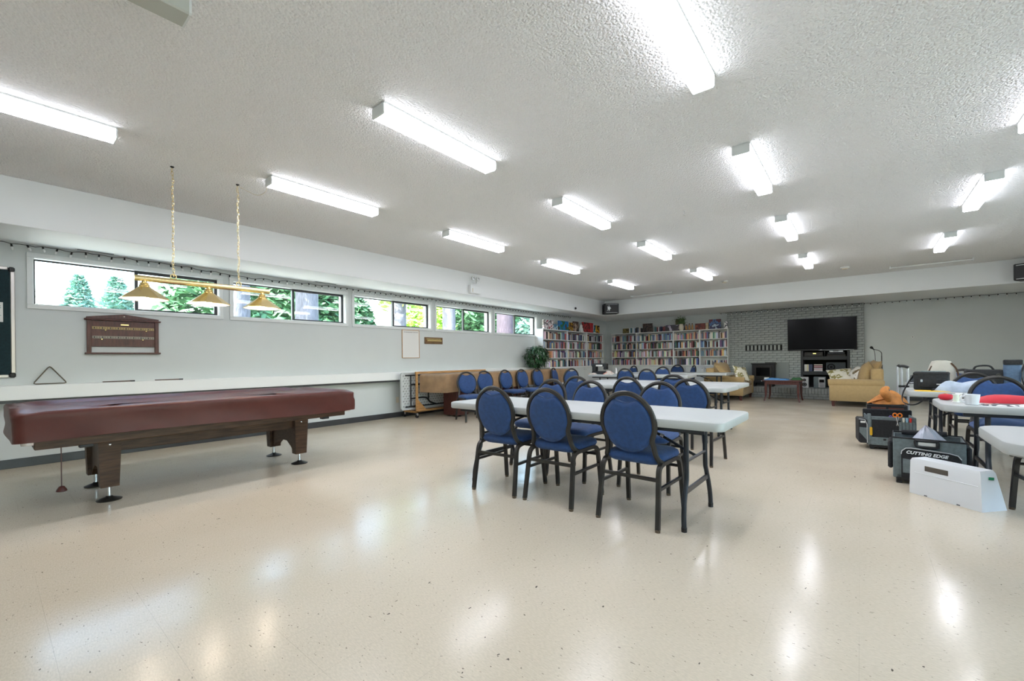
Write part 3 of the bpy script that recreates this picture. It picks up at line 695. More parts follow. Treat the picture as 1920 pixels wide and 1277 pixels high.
# ------------------------------------------------------------------ banquet chairs
def chair_meshes():
    m = {}
    for s_, nm in ((-1, 'l'), (1, 'r')):
        rl = smooth_path([(s_ * .2175, -.245, .012), (s_ * .213, -.222, .16), (s_ * .208, -.20, .30), (s_ * .205, -.186, .375), (s_ * .203, -.155, .408), (s_ * .202, -.10, .418)], 4)
        fl = smooth_path([(s_ * .2175, .245, .012), (s_ * .213, .228, .16), (s_ * .208, .212, .30), (s_ * .205, .198, .375), (s_ * .203, .165, .408), (s_ * .202, .10, .418)], 4)
        m['rear' + nm] = MB().tube(rl, .0195, 4, rz=.0195).mesh('leg', M_charcoal)
        m['front' + nm] = MB().tube(fl, .0195, 4, rz=.0195).mesh('leg', M_charcoal)
        m['rail' + nm] = MB().tube([(s_ * .202, -.105, .418), (s_ * .202, .105, .418)], .0195, 4, rz=.0195).mesh('seat_rail', M_charcoal)
        m['str' + nm] = MB().tube([(s_ * .209, -.208, .262), (s_ * .209, .220, .262)], .0135, 4).mesh('stretcher', M_charcoal)
    m['cap'] = MB().lathe([(.017, 0), (.0175, .016), (.015, .018)], 10).mesh('foot_cap', mat('worn_foot_cap', (.10, .07, .04), .5))
    m['rear_bar'] = MB().tube([(-.205, -.198, .325), (.205, -.198, .325)], .0155, 4).mesh('stretcher', M_charcoal)
    m['front_bar'] = MB().tube([(-.206, .205, .345), (.206, .205, .345)], .0115, 6).mesh('stretcher', M_charcoal)
    Y = lambda z: -.175 - .075 * (z - .47) / .445
    pts = [(-.200, -.115, .425), (-.192, -.150, .445), (-.176, -.168, .49), (-.170, -.178, .535)]
    for k in range(13):
        a = R(210 - k * 20); x, z = .191 * cos(a), .690 + .2075 * sin(a)
        pts.append((x, Y(z), z))
    pts += [(.170, -.178, .535), (.176, -.168, .49), (.192, -.150, .445), (.200, -.115, .425)]
    m['frame'] = MB().tube(smooth_path(pts, 3), .0185, 8).mesh('back_frame', M_charcoal)
    # oval pad with a scooped top that leaves a hand hole below the frame
    out = []
    n = 36
    for k in range(n):
        a = 2 * pi * k / n; x, z = .181 * cos(a), .683 + .196 * sin(a)
        if z > .80 and abs(x) < .085:
            z = min(z, .858 - .026 * (1 - (x / .085) ** 2))
        out.append((x, z))
    rings = []
    for sc_, dy in ((.80, -.034), (.93, -.030), (.99, -.018), (1.0, 0), (.985, .016), (.90, .026), (.6, .03)):
        rings.append([(x * sc_, Y(z) + dy + .01, .680 + (z - .680) * sc_) for x, z in out])
    m['pad'] = MB().loft(rings[::-1]).mesh('back_pad', M_blue, 60)
    pp = [(x * 1.0, Y(z) - .004, z) for x, z in out]
    m['piping'] = MB().tube(pp, .0045, 5, True).mesh('piping', M_blue, 60)
    se = []
    for z, d in ((.408, .03), (.420, .012), (.445, 0), (.466, .006), (.480, .03), (.487, .075), (.489, .14)):
        se.append([(x, y, z) for x, y in rrect(-.213 + d, .213 - d, -.175 + d, .245 - d, max(.085 - d * .4, .02), 5)])
    m['seat'] = MB().loft(se).mesh('seat', M_blue, 70)
    return m
CM = chair_meshes()
def make_chair(label, x, y, rz, group, k=1.0):
    t = thing('banquet_chair', label, 'chair', (x, y, 0), rz, group)
    if k != 1: t.scale = (k, k, k)
    obj('seat', CM['seat'], t); p = obj('back_pad', CM['pad'], t); obj('piping', CM['piping'], p); obj('back_frame', CM['frame'], t)
    for nm, s_ in (('l', -1), ('r', 1)):
        a = obj('leg', CM['rear' + nm], t); obj('foot_cap', CM['cap'], a, (s_ * .2175, -.2455, 0))
        a = obj('leg', CM['front' + nm], t); obj('foot_cap', CM['cap'], a, (s_ * .2175, .2455, 0))
        obj('seat_rail', CM['rail' + nm], t); obj('stretcher', CM['str' + nm], t)
    obj('stretcher', CM['rear_bar'], t); obj('stretcher', CM['front_bar'], t)
    return t
G1, G2, G3, G4, G5 = 'chairs at the front table', 'chairs at the middle tables', 'chairs at the sewing table by the bookcases', 'chairs in a row by the tan cover', 'chairs at the tables on the right'
make_chair('blue oval-back chair, leftmost of three with backs to us at the front table', -2.45, 2.975, .06, G1)
make_chair('blue oval-back chair, middle of three with backs to us at the front table', -1.905, 3.005, .0, G1)
make_chair('blue oval-back chair, rightmost of three with backs to us at the front table', -1.245, 3.01, -.03, G1)
make_chair('blue oval-back chair facing us across the front table, leftmost of three', -2.72, 3.83, pi, G1)
make_chair('blue oval-back chair facing us across the front table, middle of three', -2.17, 3.70, pi - .05, G1)
make_chair('blue oval-back chair facing us across the front table, rightmost of three', -1.47, 3.80, pi + .04, G1)
make_chair('blue oval-back chair with back to us at the middle tables, leftmost of four', -2.90, 5.13, .05, G2)
make_chair('blue oval-back chair with back to us at the middle tables, second from left', -2.20, 5.16, 0, G2)
make_chair('blue oval-back chair pushed in deepest at the middle tables', -1.84, 5.74, 0, G2, 1.015)
make_chair('blue oval-back chair with back to us at the middle tables, rightmost of four', -1.41, 4.98, -.05, G2)
make_chair('blue oval-back chair with back to us beside the sewing machine', -4.10, 9.30, 0, G3)
make_chair('blue oval-back chair behind the other, right of the sewing machine', -3.92, 10.62, pi - .1, G3)
make_chair('blue oval-back chair with back to us, right-hand one at the sewing table', -3.46, 8.98, -.05, G3)
make_chair('blue oval-back chair standing by the base cabinets, facing us', -4.45, 13.45, pi, G3)
make_chair('blue oval-back chair turned sideways by the base cabinets', -3.92, 12.75, R(125), G3)
make_chair('blue oval-back chair peeking out behind the sewing machine', -5.32, 11.9, R(150), G3)
for x, y, a, lb in ((-5.70, 5.80, R(-112), 'nearest blue chair of the row by the tan cover, turned toward us'), (-5.90, 6.55, R(-106), 'second blue chair of the row by the tan cover'),
                    (-5.90, 7.28, R(-96), 'third blue chair of the row by the tan cover'), (-5.88, 7.86, R(-94), 'fourth blue chair of the row by the tan cover'),
                    (-5.86, 8.44, R(-95), 'fifth blue chair of the row by the tan cover'), (-5.90, 9.30, R(-78), 'sixth blue chair of the row by the tan cover, half turned away'),
                    (-5.50, 8.86, R(60), 'last blue chair of the row, its back turned to the tan cover')):
    make_chair(lb, x, y, a, G4)
make_chair('blue oval-back chair facing us behind the table with the white mug', 1.03, 5.98, pi, G5, 1.01)
make_chair('blue oval-back chair cut by the right edge, behind the red cloth', 1.50, 5.85, pi + .2, G5)
make_chair('blue oval-back chair cut by the right edge, its dark back close to us', 1.10, 4.52, .15, G5)
make_chair('blue oval-back chair behind the rolled pale blue cloth', 1.07, 7.42, pi, G5)
make_chair('blue oval-back chair behind the black bags, far end of the right tables', 1.22, 9.25, pi, G5)

# ------------------------------------------------------------------ folding tables
TH = .737
def table_meshes(L_=2.44, W_=.76, r_=.06):
    m = {}
    b = MB()
    rg = lambda d, z: [(x, y, z) for x, y in rrect(-L_ / 2 + d, L_ / 2 - d, -W_ / 2 + d, W_ / 2 - d, max(r_ - d * .5, .01), 6)]
    b.loft([rg(.03, TH - .046), rg(.024, TH - .058), rg(.006, TH - .058), rg(0, TH - .05), rg(0, TH - .012), rg(.004, TH - .004), rg(.014, TH)]); m['top'] = b.mesh('table_top', M_table, 40)
    hw = W_ / 2
    def leg(sx, sy):
        k = hw - .075
        p = [(sx * (L_ / 2 - .26), sy * k, .016), (sx * (L_ / 2 - .262), sy * k * .985, .10), (sx * (L_ / 2 - .266), sy * k * .90, .20), (sx * (L_ / 2 - .268), sy * k * .76, .29), (sx * (L_ / 2 - .27), sy * k * .70, .37), (sx * (L_ / 2 - .27), sy * k * .70, TH - .05)]
        return MB().tube(smooth_path(p, 4), .0165, 10).mesh('leg', M_steel)
    for sx in (-1, 1):
        for sy in (-1, 1):
            m['leg', sx, sy] = leg(sx, sy); m['cap', sx, sy] = MB().lathe([(.018, 0), (.019, .03)], 10, Matrix.Translation((sx * (L_ / 2 - .26), sy * (hw - .075), 0))).mesh('foot_cap', M_black)
        k = (hw - .075); xx = sx * (L_ / 2 - .268)
        m['bar', sx] = MB().cbox(xx - .008, xx + .008, -k * .80, k * .80, .225, .262, .003).mesh('crossbar', M_steel, 0)
        xx = sx * (L_ / 2 - .27)
        m['hinge', sx] = MB().tube([(xx, -hw + .06, TH - .06), (xx, hw - .06, TH - .06)], .013, 8).mesh('hinge_bar', M_steel)
        m['upper', sx] = MB().tube([(xx, -k * .70, .44), (xx, k * .70, .44)], .011, 8).mesh('crossbar', M_steel)
        m['brace', sx] = MB().tube([(xx, 0, .44), (sx * (L_ / 2 - .52), 0, .56), (sx * (L_ / 2 - .80), 0, TH - .06)], .0105, 8).mesh('brace', M_steel)
        m['collar', sx] = MB().tube([(sx * (L_ / 2 - .50), 0, .551), (sx * (L_ / 2 - .525), 0, .562)], .0145, 8).mesh('lock_ring', M_chrome)
    for sy in (-1, 1): m['apron', sy] = MB().cbox(-L_ / 2 + .12, L_ / 2 - .12, sy * (hw - .05) - .008, sy * (hw - .05) + .008, TH - .085, TH - .045, .003).mesh('side_rail', M_steel, 0)
    return m
def make_table(m, label, x, y, rz=0, group='white folding tables'):
    t = thing('folding_table', label, 'table', (x, y, 0), rz, group)
    obj('table_top', m['top'], t)
    for sx in (-1, 1):
        for sy in (-1, 1): l = obj('leg', m['leg', sx, sy], t); obj('foot_cap', m['cap', sx, sy], l)
        obj('crossbar', m['bar', sx], t); obj('hinge_bar', m['hinge', sx], t); obj('crossbar', m['upper', sx], t); br = obj('brace', m['brace', sx], t); obj('lock_ring', m['collar', sx], br)
    for sy in (-1, 1): obj('side_rail', m['apron', sy], t)
    return t
TM = table_meshes(); TMR = table_meshes(2.44, .76, .14)
make_table(TM, 'long white folding table with bare top in front, chairs on both sides', -1.86, 3.19, -.012)
make_table(TM, 'white folding table in the middle of the hall, nearer of two pushed together', -2.55, 6.33, -.01)
make_table(TM, 'white folding table in the middle of the hall, farther of two pushed together', -2.56, 7.12, -.01)
make_table(TM, 'white folding table carrying the black sewing machine', -4.15, 10.0, 0)
make_table(TM, 'white folding table behind the sewing machine table, by the base cabinets', -3.75, 11.80, 0)
make_table(TMR, 'white folding table cut by the right edge, bare corner nearest us', 1.72, 3.21, 0)
make_table(TMR, 'white folding table with the mug and red cloth', 1.72, 5.18, 0)
make_table(TMR, 'white folding table with the black lunch bag and yellow mat', 1.62, 6.78, 0)
make_table(TMR, 'white folding table farthest on the right, behind the black lunch bag', 1.73, 8.45, 0)
# ------------------------------------------------------------------ bookcases and base cabinets
BFY, LFX = 14.20, -7.0             # shelf fronts
BSZ = [.90, 1.172, 1.445, 1.712, 1.985]
BDIV = [-6.93, -6.005, -4.745, -3.926, -3.112]
LDIV = [10.04, 11.361, 12.571, 13.72]
ST = .02
def shelf_unit(label, axis, a, c_, front, back, ntail):
    # axis 'x': runs along X with its front at Y = front; axis 'y': runs along Y with its front at X = front
    t = thing('bookcase', label, 'bookcase', (0, 0, 0), 0, 'white bookcases')
    def bx(nm, p, q, z0, z1, f=front, bk=back):
        m = MB()
        if axis == 'x': m.cbox(p, q, f, bk, z0, z1, .002)
        else: m.cbox(bk, f, p, q, z0, z1, .002)
        return part(nm, m, M_shelf, t, 0)
    bx('side_panel', a, a + ST, BSZ[0], BSZ[-1]); bx('side_panel', c_ - ST, c_, BSZ[0], BSZ[-1])
    for z in BSZ[1:-1]: bx('shelf', a + ST, c_ - ST, z - ST, z)
    bx('top_board', a, c_, BSZ[-1] - .004, BSZ[-1] + ST, front - .006 if axis == 'x' else front + .006)
    if axis == 'x': bx('back_board', a + ST, c_ - ST, BSZ[0], BSZ[-1], back - .012, back)
    else: bx('back_board', a + ST, c_ - ST, BSZ[0], BSZ[-1], back + .012, back)
    return t
for i, lb in enumerate(('white bookcase of the far wall in the corner', 'white bookcase of the far wall, second from the corner', 'white bookcase of the far wall, third from the corner', 'white bookcase of the far wall beside the brick')):
    shelf_unit(lb, 'x', BDIV[i], BDIV[i + 1], BFY, YB - .002, i)
for i, lb in enumerate(('white bookcase of the window wall nearest us, plain end panel showing', 'white bookcase of the window wall, middle one', 'white bookcase of the window wall in the corner')):
    shelf_unit(lb, 'y', LDIV[i], LDIV[i + 1], LFX, XL + .002, i)
M_cab = mat('cabinet_paint', (.66, .685, .68), .45)
def base_unit(label, axis, a, c_, front, back, doors):
    t = thing('base_cabinet', label, 'cabinet', (0, 0, 0), 0, 'white base cabinets')
    def bx(nm, p, q, z0, z1, f, bk, par=t, m_=M_cab):
        m = MB()
        if axis == 'x': m.cbox(p, q, min(f, bk), max(f, bk), z0, z1, .003)
        else: m.cbox(min(f, bk), max(f, bk), p, q, z0, z1, .003)
        return part(nm, m, m_, par, 0)
    sg = -1 if axis == 'x' else 1
    bx('carcass', a, c_, .08, .868, front, back); bx('toe_kick', a, c_, 0, .08, front - sg * .05, back, m_=M_base_shade)
    w_ = (c_ - a) / doors
    for k in range(doors):
        d = bx('door', a + k * w_ + .004, a + (k + 1) * w_ - .004, .10, .855, front, front + sg * .018)
        kx = a + (k + (.92 if k % 2 == 0 else .08)) * w_
        m = MB()
        if axis == 'x': m.lathe([(.008, 0), (.008, .012), (.014, .02), (.006, .026)], 10, Matrix.Translation((kx, front - .018, .80)) @ Matrix.Rotation(pi / 2, 4, 'X'))
        else: m.lathe([(.008, 0), (.008, .012), (.014, .02), (.006, .026)], 10, Matrix.Translation((front + .018, kx, .80)) @ Matrix.Rotation(pi / 2, 4, 'Y'))
        part('knob', m, M_chrome, d)
CFY, CFX = 13.98, -6.80
for a, c_, lb in ((-6.79, -5.45, 'white base cabinet under the far bookcases, nearest the corner'), (-5.45, -4.30, 'white base cabinet under the far bookcases, middle one'), (-4.30, -3.18, 'white base cabinet under the far bookcases, beside the brick')):
    base_unit(lb, 'x', a, c_, CFY, YB - .002, 2)
for a, c_, lb in ((10.05, 11.35, 'white base cabinet below the window-wall bookcases, nearest us'), (11.35, 12.65, 'white base cabinet below the window-wall bookcases, middle one'), (12.65, 13.95, 'white base cabinet below the window-wall bookcases, in the corner')):
    base_unit(lb, 'y', a, c_, CFX, XL + .002, 2)
single('countertop', MB().cbox(XL + .002, CFX + .03, 10.03, YB - .002, .868, .8995, .004), M_shelf, 'white countertop below the window-wall bookcases', 'countertop', smooth=0)
single('countertop', MB().cbox(CFX + .03, -3.175, CFY - .03, YB - .002, .868, .8995, .004), M_shelf, 'white countertop below the far-wall bookcases', 'countertop', smooth=0)

# books: a cover wrapped round a page block, unit size (thickness x, depth y, height z), coloured by the object
def book_mesh():
    b = MB()
    b.box(-.5, .5, -.5, -.46, 0, 1); b.box(-.5, -.42, -.46, .5, 0, 1); b.box(.42, .5, -.46, .5, 0, 1)
    b.m = 1; b.box(-.42, .42, -.46, .47, .015, .985)
    return b.mesh('book', [M_objcol, M_paper], 0)
BOOK = book_mesh()
PAL = [('white', (.72, .70, .66)), ('cream', (.62, .54, .40)), ('grey', (.26, .27, .28)), ('black', (.02, .02, .024)), ('dark red', (.20, .02, .025)), ('red', (.48, .03, .03)),
       ('navy', (.02, .035, .12)), ('blue', (.05, .16, .38)), ('light blue', (.28, .45, .60)), ('brown', (.14, .06, .03)), ('green', (.03, .16, .08)), ('purple', (.13, .05, .20)),
       ('pink', (.60, .28, .30)), ('orange', (.62, .22, .04)), ('yellow', (.66, .50, .06)), ('teal', (.04, .22, .24)), ('silver', (.45, .46, .47))]
PAL = [(n_, tuple(min(.85, ((sum(c_) / 3) * .38 + q * .62) * 1.3 + .01) for q in c_)) for n_, c_ in PAL]
WT = [10, 6, 7, 9, 6, 4, 5, 5, 4, 6, 3, 3, 4, 2, 3, 2, 6]
rb = random.Random(21)
books = []
def fill(axis, a, c_, front, rowz, room, rowi, bay, sparse=0.):
    p = a + ST + .006; end = c_ - ST - .006
    while p < end - .02:
        th = rb.choice((.022, .026, .03, .034, .04, .048, .055)); hh = min(room - .03, rb.uniform(.155, .225)); dp = rb.uniform(.12, .17)
        if p + th > end: break
        if rb.random() < .03 + sparse: p += rb.uniform(.03, .08); continue
        ci = rb.choices(range(len(PAL)), WT)[0]; col = tuple(min(1, q * rb.uniform(.8, 1.2)) for q in PAL[ci][1])
        off = rb.uniform(.01, .05)
        books.append((axis, p + th / 2, front, off, rowz, th - .002, dp, hh, ci, col, rowi, bay)); p += th
ROWS = ['top', 'second', 'third', 'lowest']
FB = ['far corner bookcase', 'second far bookcase', 'third far bookcase', 'far bookcase by brick']
LB = ['nearest window-wall bookcase', 'middle window-wall bookcase', 'corner window-wall bookcase']
for i in range(3, -1, -1):
    for r_ in range(4):
        z = BSZ[3 - r_]
        if i == 3 and r_ == 3: fill('x', BDIV[i] + .12, BDIV[i + 1], BFY, z, .17, r_, FB[i]); continue
        fill('x', BDIV[i], BDIV[i + 1], BFY, z, BSZ[4 - r_] - z - ST, r_, FB[i], .01)
nb_far = len(books)
for i in range(3):
    for r_ in range(4):
        z = BSZ[3 - r_]
        fill('y', LDIV[i], LDIV[i + 1], LFX, z, BSZ[4 - r_] - z - ST, r_, LB[i], .02)
books.sort(key=lambda q: -q[5] * q[7] * (1.0 if q[0] == 'x' else .55))
cnt = {}
for q in sorted(books[:300], key=lambda q: q[1]): cnt.setdefault((q[8], q[10], q[11]), []).append(q)
ORD = ['first', 'second', 'third', 'fourth', 'fifth', 'sixth', 'seventh', 'eighth', 'ninth', 'tenth', 'eleventh', 'twelfth']
stuff = MB()
groups = {}
stuffmats = []
mi = {}
for k, (axis, p, front, off, z, th, dp, hh, ci, col, rowi, bay) in enumerate(books):
    loc = (p, front + off + dp / 2, z) if axis == 'x' else (front - off - dp / 2, p, z)
    rz = 0 if axis == 'x' else pi / 2
    if k < 300:
        o = obj('book', BOOK, None, loc, rz, None, (th, dp, hh), col)
        same = cnt[ci, rowi, bay]; n_ = ''
        if len(same) > 1:
            n_ = ORD[min(11, [id(q) for q in same].index(id(books[k])))]
        tag(o, ('%s %s book from left on the %s shelf of the %s' % (n_, PAL[ci][0], ROWS[rowi], bay)) if n_ else ('%s book on the %s shelf of the %s' % (PAL[ci][0], ROWS[rowi], bay)), 'book', 'books on the white shelves')
    else:
        M = Matrix.Translation(loc) @ Matrix.Rotation(rz, 4, 'Z') @ Matrix.Diagonal((th, dp, hh, 1))
        if ci not in mi:
            mi[ci] = len(stuffmats); stuffmats.append(mat('book_' + PAL[ci][0].replace(' ', '_'), PAL[ci][1], .55))
        stuff.m = mi[ci]
        stuff.box(-.5, .5, -.5, .5, 0, 1, M)
o = obj('remaining_books', stuff.mesh('remaining_books', stuffmats, 0)); o['kind'] = 'stuff'; tag(o, 'rows of smaller books filling the rest of the white shelves', 'books')
# ------------------------------------------------------------------ game boxes, framed prints and ornaments on top of the bookcases
TOPZ = BSZ[-1] + ST
def art_mat(name, base, spots, seed):
    m = bpy.data.materials.new(name); m.use_nodes = True
    nt = m.node_tree; N = nt.nodes; L = nt.links; b = N['Principled BSDF']; b.inputs['Roughness'].default_value = .35
    tc = N.new('ShaderNodeTexCoord'); mp = N.new('ShaderNodeMapping'); mp.inputs['Location'].default_value = (seed * 1.7, seed * .9, seed * 2.3); L.new(tc.outputs['Object'], mp.inputs[0])
    n = N.new('ShaderNodeTexNoise'); n.inputs['Scale'].default_value = 7; n.inputs['Detail'].default_value = 2; L.new(mp.outputs[0], n.inputs['Vector'])
    r = N.new('ShaderNodeValToRGB'); r.color_ramp.interpolation = 'CONSTANT'; e = r.color_ramp.elements
    cols = [base] + spots
    e[0].position = 0; e[0].color = (*cols[0], 1); e[1].position = .45; e[1].color = (*cols[1], 1)
    for i, c_ in enumerate(cols[2:]): q = e.new(.45 + .09 * (i + 1)); q.color = (*c_, 1)
    L.new(n.outputs['Fac'], r.inputs[0]); L.new(r.outputs[0], b.inputs['Base Color']); return m
def game_box(label, axis, p, w_, h_, d, base, spots, seed, lean=.0, off=.06, name='game_box'):
    t = thing(name, label, 'box', ((p, BFY + off + d / 2, TOPZ) if axis == 'x' else (LFX - off - d / 2, p, TOPZ)), 0 if axis == 'x' else pi / 2)
    m = art_mat('printed_' + name + str(seed), base, spots, seed)
    part('tray', MB().cbox(-w_ / 2 + .004, w_ / 2 - .004, 0, d / 2, 0.003, h_ - .003, .002), M_paper, t, 0)
    part('lid', MB().cbox(-w_ / 2, w_ / 2, -d / 2, d * .25, 0, h_, .003), m, t, 0)
    return t
D_ = lambda *c: srgb(*c)
game_box('grey puzzle box showing a white dog, first on the window-wall shelves', 'y', 10.42, .50, .27, .06, D_(120, 110, 112), [D_(235, 232, 232), D_(150, 60, 75), D_(240, 240, 240)], 1)
game_box('low pale blue box on the window-wall shelves', 'y', 10.80, .22, .17, .06, D_(140, 185, 205), [D_(205, 220, 225), D_(80, 130, 160)], 2)
game_box('wide blue box with green hill and purple edge on the window-wall shelves', 'y', 11.24, .56, .29, .06, D_(60, 110, 170), [D_(20, 130, 200), D_(60, 110, 60), D_(110, 50, 90)], 3)
game_box('brown and gold picture box on the window-wall shelves', 'y', 11.66, .26, .27, .05, D_(70, 45, 25), [D_(190, 140, 40), D_(40, 25, 15), D_(220, 180, 140)], 4)
game_box('dark box with small figures beside the gold picture box', 'y', 11.98, .30, .32, .06, D_(35, 35, 40), [D_(110, 85, 70), D_(190, 170, 150), D_(50, 70, 60)], 5)
game_box('large red and brown box leaning at the back of the window-wall shelves', 'y', 12.66, .52, .33, .06, D_(95, 25, 25), [D_(190, 40, 45), D_(60, 40, 35), D_(200, 60, 60)], 6)
game_box('bright red upright box on the window-wall shelves', 'y', 13.02, .17, .33, .06, D_(200, 30, 45), [D_(170, 20, 35), D_(220, 60, 60)], 7)
game_box('narrow white and teal box on the window-wall shelves', 'y', 13.20, .16, .27, .06, D_(215, 225, 228), [D_(60, 150, 175), D_(40, 60, 90)], 8)
game_box('black box with a golden flower on the window-wall shelves', 'y', 13.44, .25, .27, .06, D_(20, 15, 10), [D_(215, 150, 20), D_(235, 190, 50), D_(90, 60, 10)], 9)
for p, lb in ((12.30, 'small white ornament on the window-wall shelves'),):
    t = thing('ornament', lb, 'ornament', (LFX - .07, p, TOPZ)); part('body', MB().lathe([(.05, 0), (.075, .03), (.07, .10), (.045, .15), (.05, .20), (.03, .24), (.006, .25)], 14), M_trim, t); part('plinth', MB().cbox(-.06, .06, -.09, .09, 0, .03, .004), M_paper, t, 0)
game_box('olive box at the left on top of the far bookcases', 'x', -6.42, .20, .17, .12, D_(75, 65, 40), [D_(120, 110, 60), D_(50, 40, 30)], 10)
game_box('tall dark brown framed print on top of the far bookcases', 'x', -5.62, .34, .30, .05, D_(45, 35, 32), [D_(75, 60, 55), D_(25, 20, 20)], 11, name='framed_print')
game_box('wide dark violet box with white figures on top of the far bookcases', 'x', -4.72, .60, .20, .08, D_(45, 42, 60), [D_(70, 65, 90), D_(180, 175, 195), D_(35, 35, 50)], 12)
game_box('blue and red car picture box standing near the brick', 'x', -3.49, .34, .30, .05, D_(85, 25, 45), [D_(60, 100, 150), D_(40, 40, 80), D_(160, 180, 200)], 13, name='picture_box')
game_box('small white box with a dark oval beside the brick', 'x', -3.18, .10, .21, .09, D_(225, 225, 222), [D_(70, 75, 85), D_(230, 230, 228)], 14)
game_box('dark red carved tray on top of the far bookcases', 'x', -3.92, .30, .20, .10, D_(110, 35, 28), [D_(75, 22, 20), D_(140, 60, 35)], 15, name='carved_tray')
game_box('cream box right of the red carved tray', 'x', -3.72, .08, .21, .10, D_(205, 195, 165), [D_(180, 160, 120), D_(215, 205, 180)], 16)
rt = random.Random(9)
p = -6.28
for k in range(26):
    if -5.83 < p < -5.42: p = -5.38
    if -5.05 < p < -4.40: p = -4.38
    if p > -4.32 and k < 20: pass
    if p > -4.34 : break
    th = rt.uniform(.028, .06); hh = rt.uniform(.15, .2); ci = rt.choices(range(len(PAL)), [8, 3, 6, 10, 2, 1, 3, 1, 1, 4, 1, 1, 1, 0, 0, 1, 4])[0]
    o = obj('book', BOOK, None, (p + th / 2, BFY + .12, TOPZ), 0, None, (th - .003, .13, hh), PAL[ci][1])
    tag(o, '%s book on top of the far bookcases, number %d of that row from left' % (PAL[ci][0], k + 1), 'book', 'books on top of the far bookcases'); p += th + (.05 if rt.random() < .15 else 0)
p = -4.71 + .34
for k in range(0):
    th = rt.uniform(.035, .06); ci = rt.choice((4, 12, 2, 6, 0, 3, 9))
    o = obj('book', BOOK, None, (p + th / 2, BFY + .12, TOPZ), 0, None, (th - .003, .13, rt.uniform(.16, .2)), PAL[ci][1])
    tag(o, '%s book standing beside the pale vase on the far bookcases' % PAL[ci][0], 'book', 'books beside the pale vase'); p += th
# pale vase with trailing greenery and a wooden panel behind it
t = thing('vase', 'pale vase with green leaves on top of the far bookcases', 'vase', (-4.50, BFY + .06, TOPZ))
part('pot', MB().lathe([(.05, 0), (.075, .05), (.08, .14), (.06, .20), (.065, .215)], 16), M_cream, t)
rf = random.Random(4)
part('leaves', foliage(260, lambda q: (q.gauss(0, .07), q.gauss(-.01, .03), .20 + abs(q.gauss(.1, .07))), .028, 31), mat('trailing_green', (.10, .19, .06), .6, noise=.4), t, 0)
game_box('tall olive wooden panel behind the pale vase', 'x', -4.60, .28, .40, .03, D_(95, 95, 45), [D_(70, 60, 30), D_(120, 115, 70)], 17, off=.24, name='wooden_panel')
for k, (px, h_) in enumerate(((-4.345, .19), (-4.245, .22), (-4.155, .22))):
    t = thing('carved_figurine', 'slender brown carved figure on the far bookcases, %s of three' % ('first', 'second', 'third')[k], 'figurine', (px - .0, BFY + .05, TOPZ), 0, 'carved figurines')
    part('base', MB().lathe([(.04, 0), (.04, .015), (.03, .02)], 12), M_walnut, t)
    part('body', MB().lathe([(.026, .018), (.034, .05), (.024, .10), (.030, .13), (.014, h_ - .05), (.012, h_ - .04)], 12), M_pine, t); part('head', MB().lathe([(.008, h_ - .042), (.018, h_ - .025), (.014, h_ - .005), (.004, h_)], 10), M_walnut, t)
# ------------------------------------------------------------------ table cart, folded table and long covered table by the window wall
t = thing('table_cart', 'pine cart on casters holding a folded table against the wall', 'cart', (-7.0, 5.4, 0))
for x in (.19, -.21):
    part('post', MB().cbox(x - .02, x + .02, -.02, .02, .10, .87 if x > 0 else .30, .004), M_pine, t, 0)
    part('base_rail', MB().cbox(x - .02, x + .02, .02, 1.98, .12, .16, .004), M_pine, t, 0)
    for y in (0, 1.96):
        c_ = part('caster', MB().tube([(x - .012, y, .035), (x + .012, y, .035)], .035, 14), M_black, t)
        part('fork', MB().cbox(x - .022, x + .022, y - .018, y + .018, .05, .105, .004), M_chrome, c_, 0)
part('end_rail', MB().cbox(-.23, .21, -.02, .02, .10, .14, .004), M_pine, t, 0); part('end_rail', MB().cbox(-.23, .21, 1.94, 1.98, .10, .14, .004), M_pine, t, 0)
part('post', MB().cbox(.17, .21, 1.94, 1.98, .14, .87, .004), M_pine, t, 0)
part('top_bar', MB().cbox(.165, .215, -.03, 1.99, .87, .915, .006), M_pine, t, 0)
part('corner_brace', MB().prism([(.02, .16), (.22, .16), (.02, .36)], .175, .205, Mx), M_pine, t, 0)
t = thing('folded_table', 'white folding table stored on its long edge, ribbed underside showing', 'table', (-6.93, 5.12, .165))
M_rib = mat('table_underside', (.60, .63, .63), .6)
Mq = Matrix(((0, 0, 1, 0), (1, 0, 0, 0), (0, 1, 0, 0), (0, 0, 0, 1)))
b = MB()
rg = lambda d, z: [(z, y, zz) for y, zz in rrect(0 + d, 2.40 - d, 0 + d, .74 - d, .05, 5)]
b.loft([rg(.01, -.045), rg(0, -.04), rg(0, 0), rg(.022, 0), rg(.03, -.02)]); part('table_top', b, M_rib, t, 30)
rb2 = MB(); rnd = random.Random(2)
for i in range(34):
    for j in range(13):
        y = .05 + i * .068 + (.034 if j % 2 else 0); zz = .05 + j * .05
        if y < 2.33: rb2.cbox(-.021, -.009, y, y + .036, zz, zz + .018, .004)
o = part('underside_ribs', rb2, M_rib, t, 0); o['kind'] = 'stuff'
dv = MB()
for i in range(34):
    for j in range(13):
        y = .05 + i * .068 + (.034 if j % 2 else 0) + .004; zz = .05 + j * .05
        if y < 2.33: dv.box(-.0205, -.018, y, y + .03, zz + .019, zz + .027)
o = part('underside_slots', dv, M_charcoal, t, 0); o['kind'] = 'stuff'
for zz in (.06, .68): part('side_rail', MB().cbox(-.012, .012, .10, 2.30, zz - .012, zz + .012, .003), M_steel, t, 0)
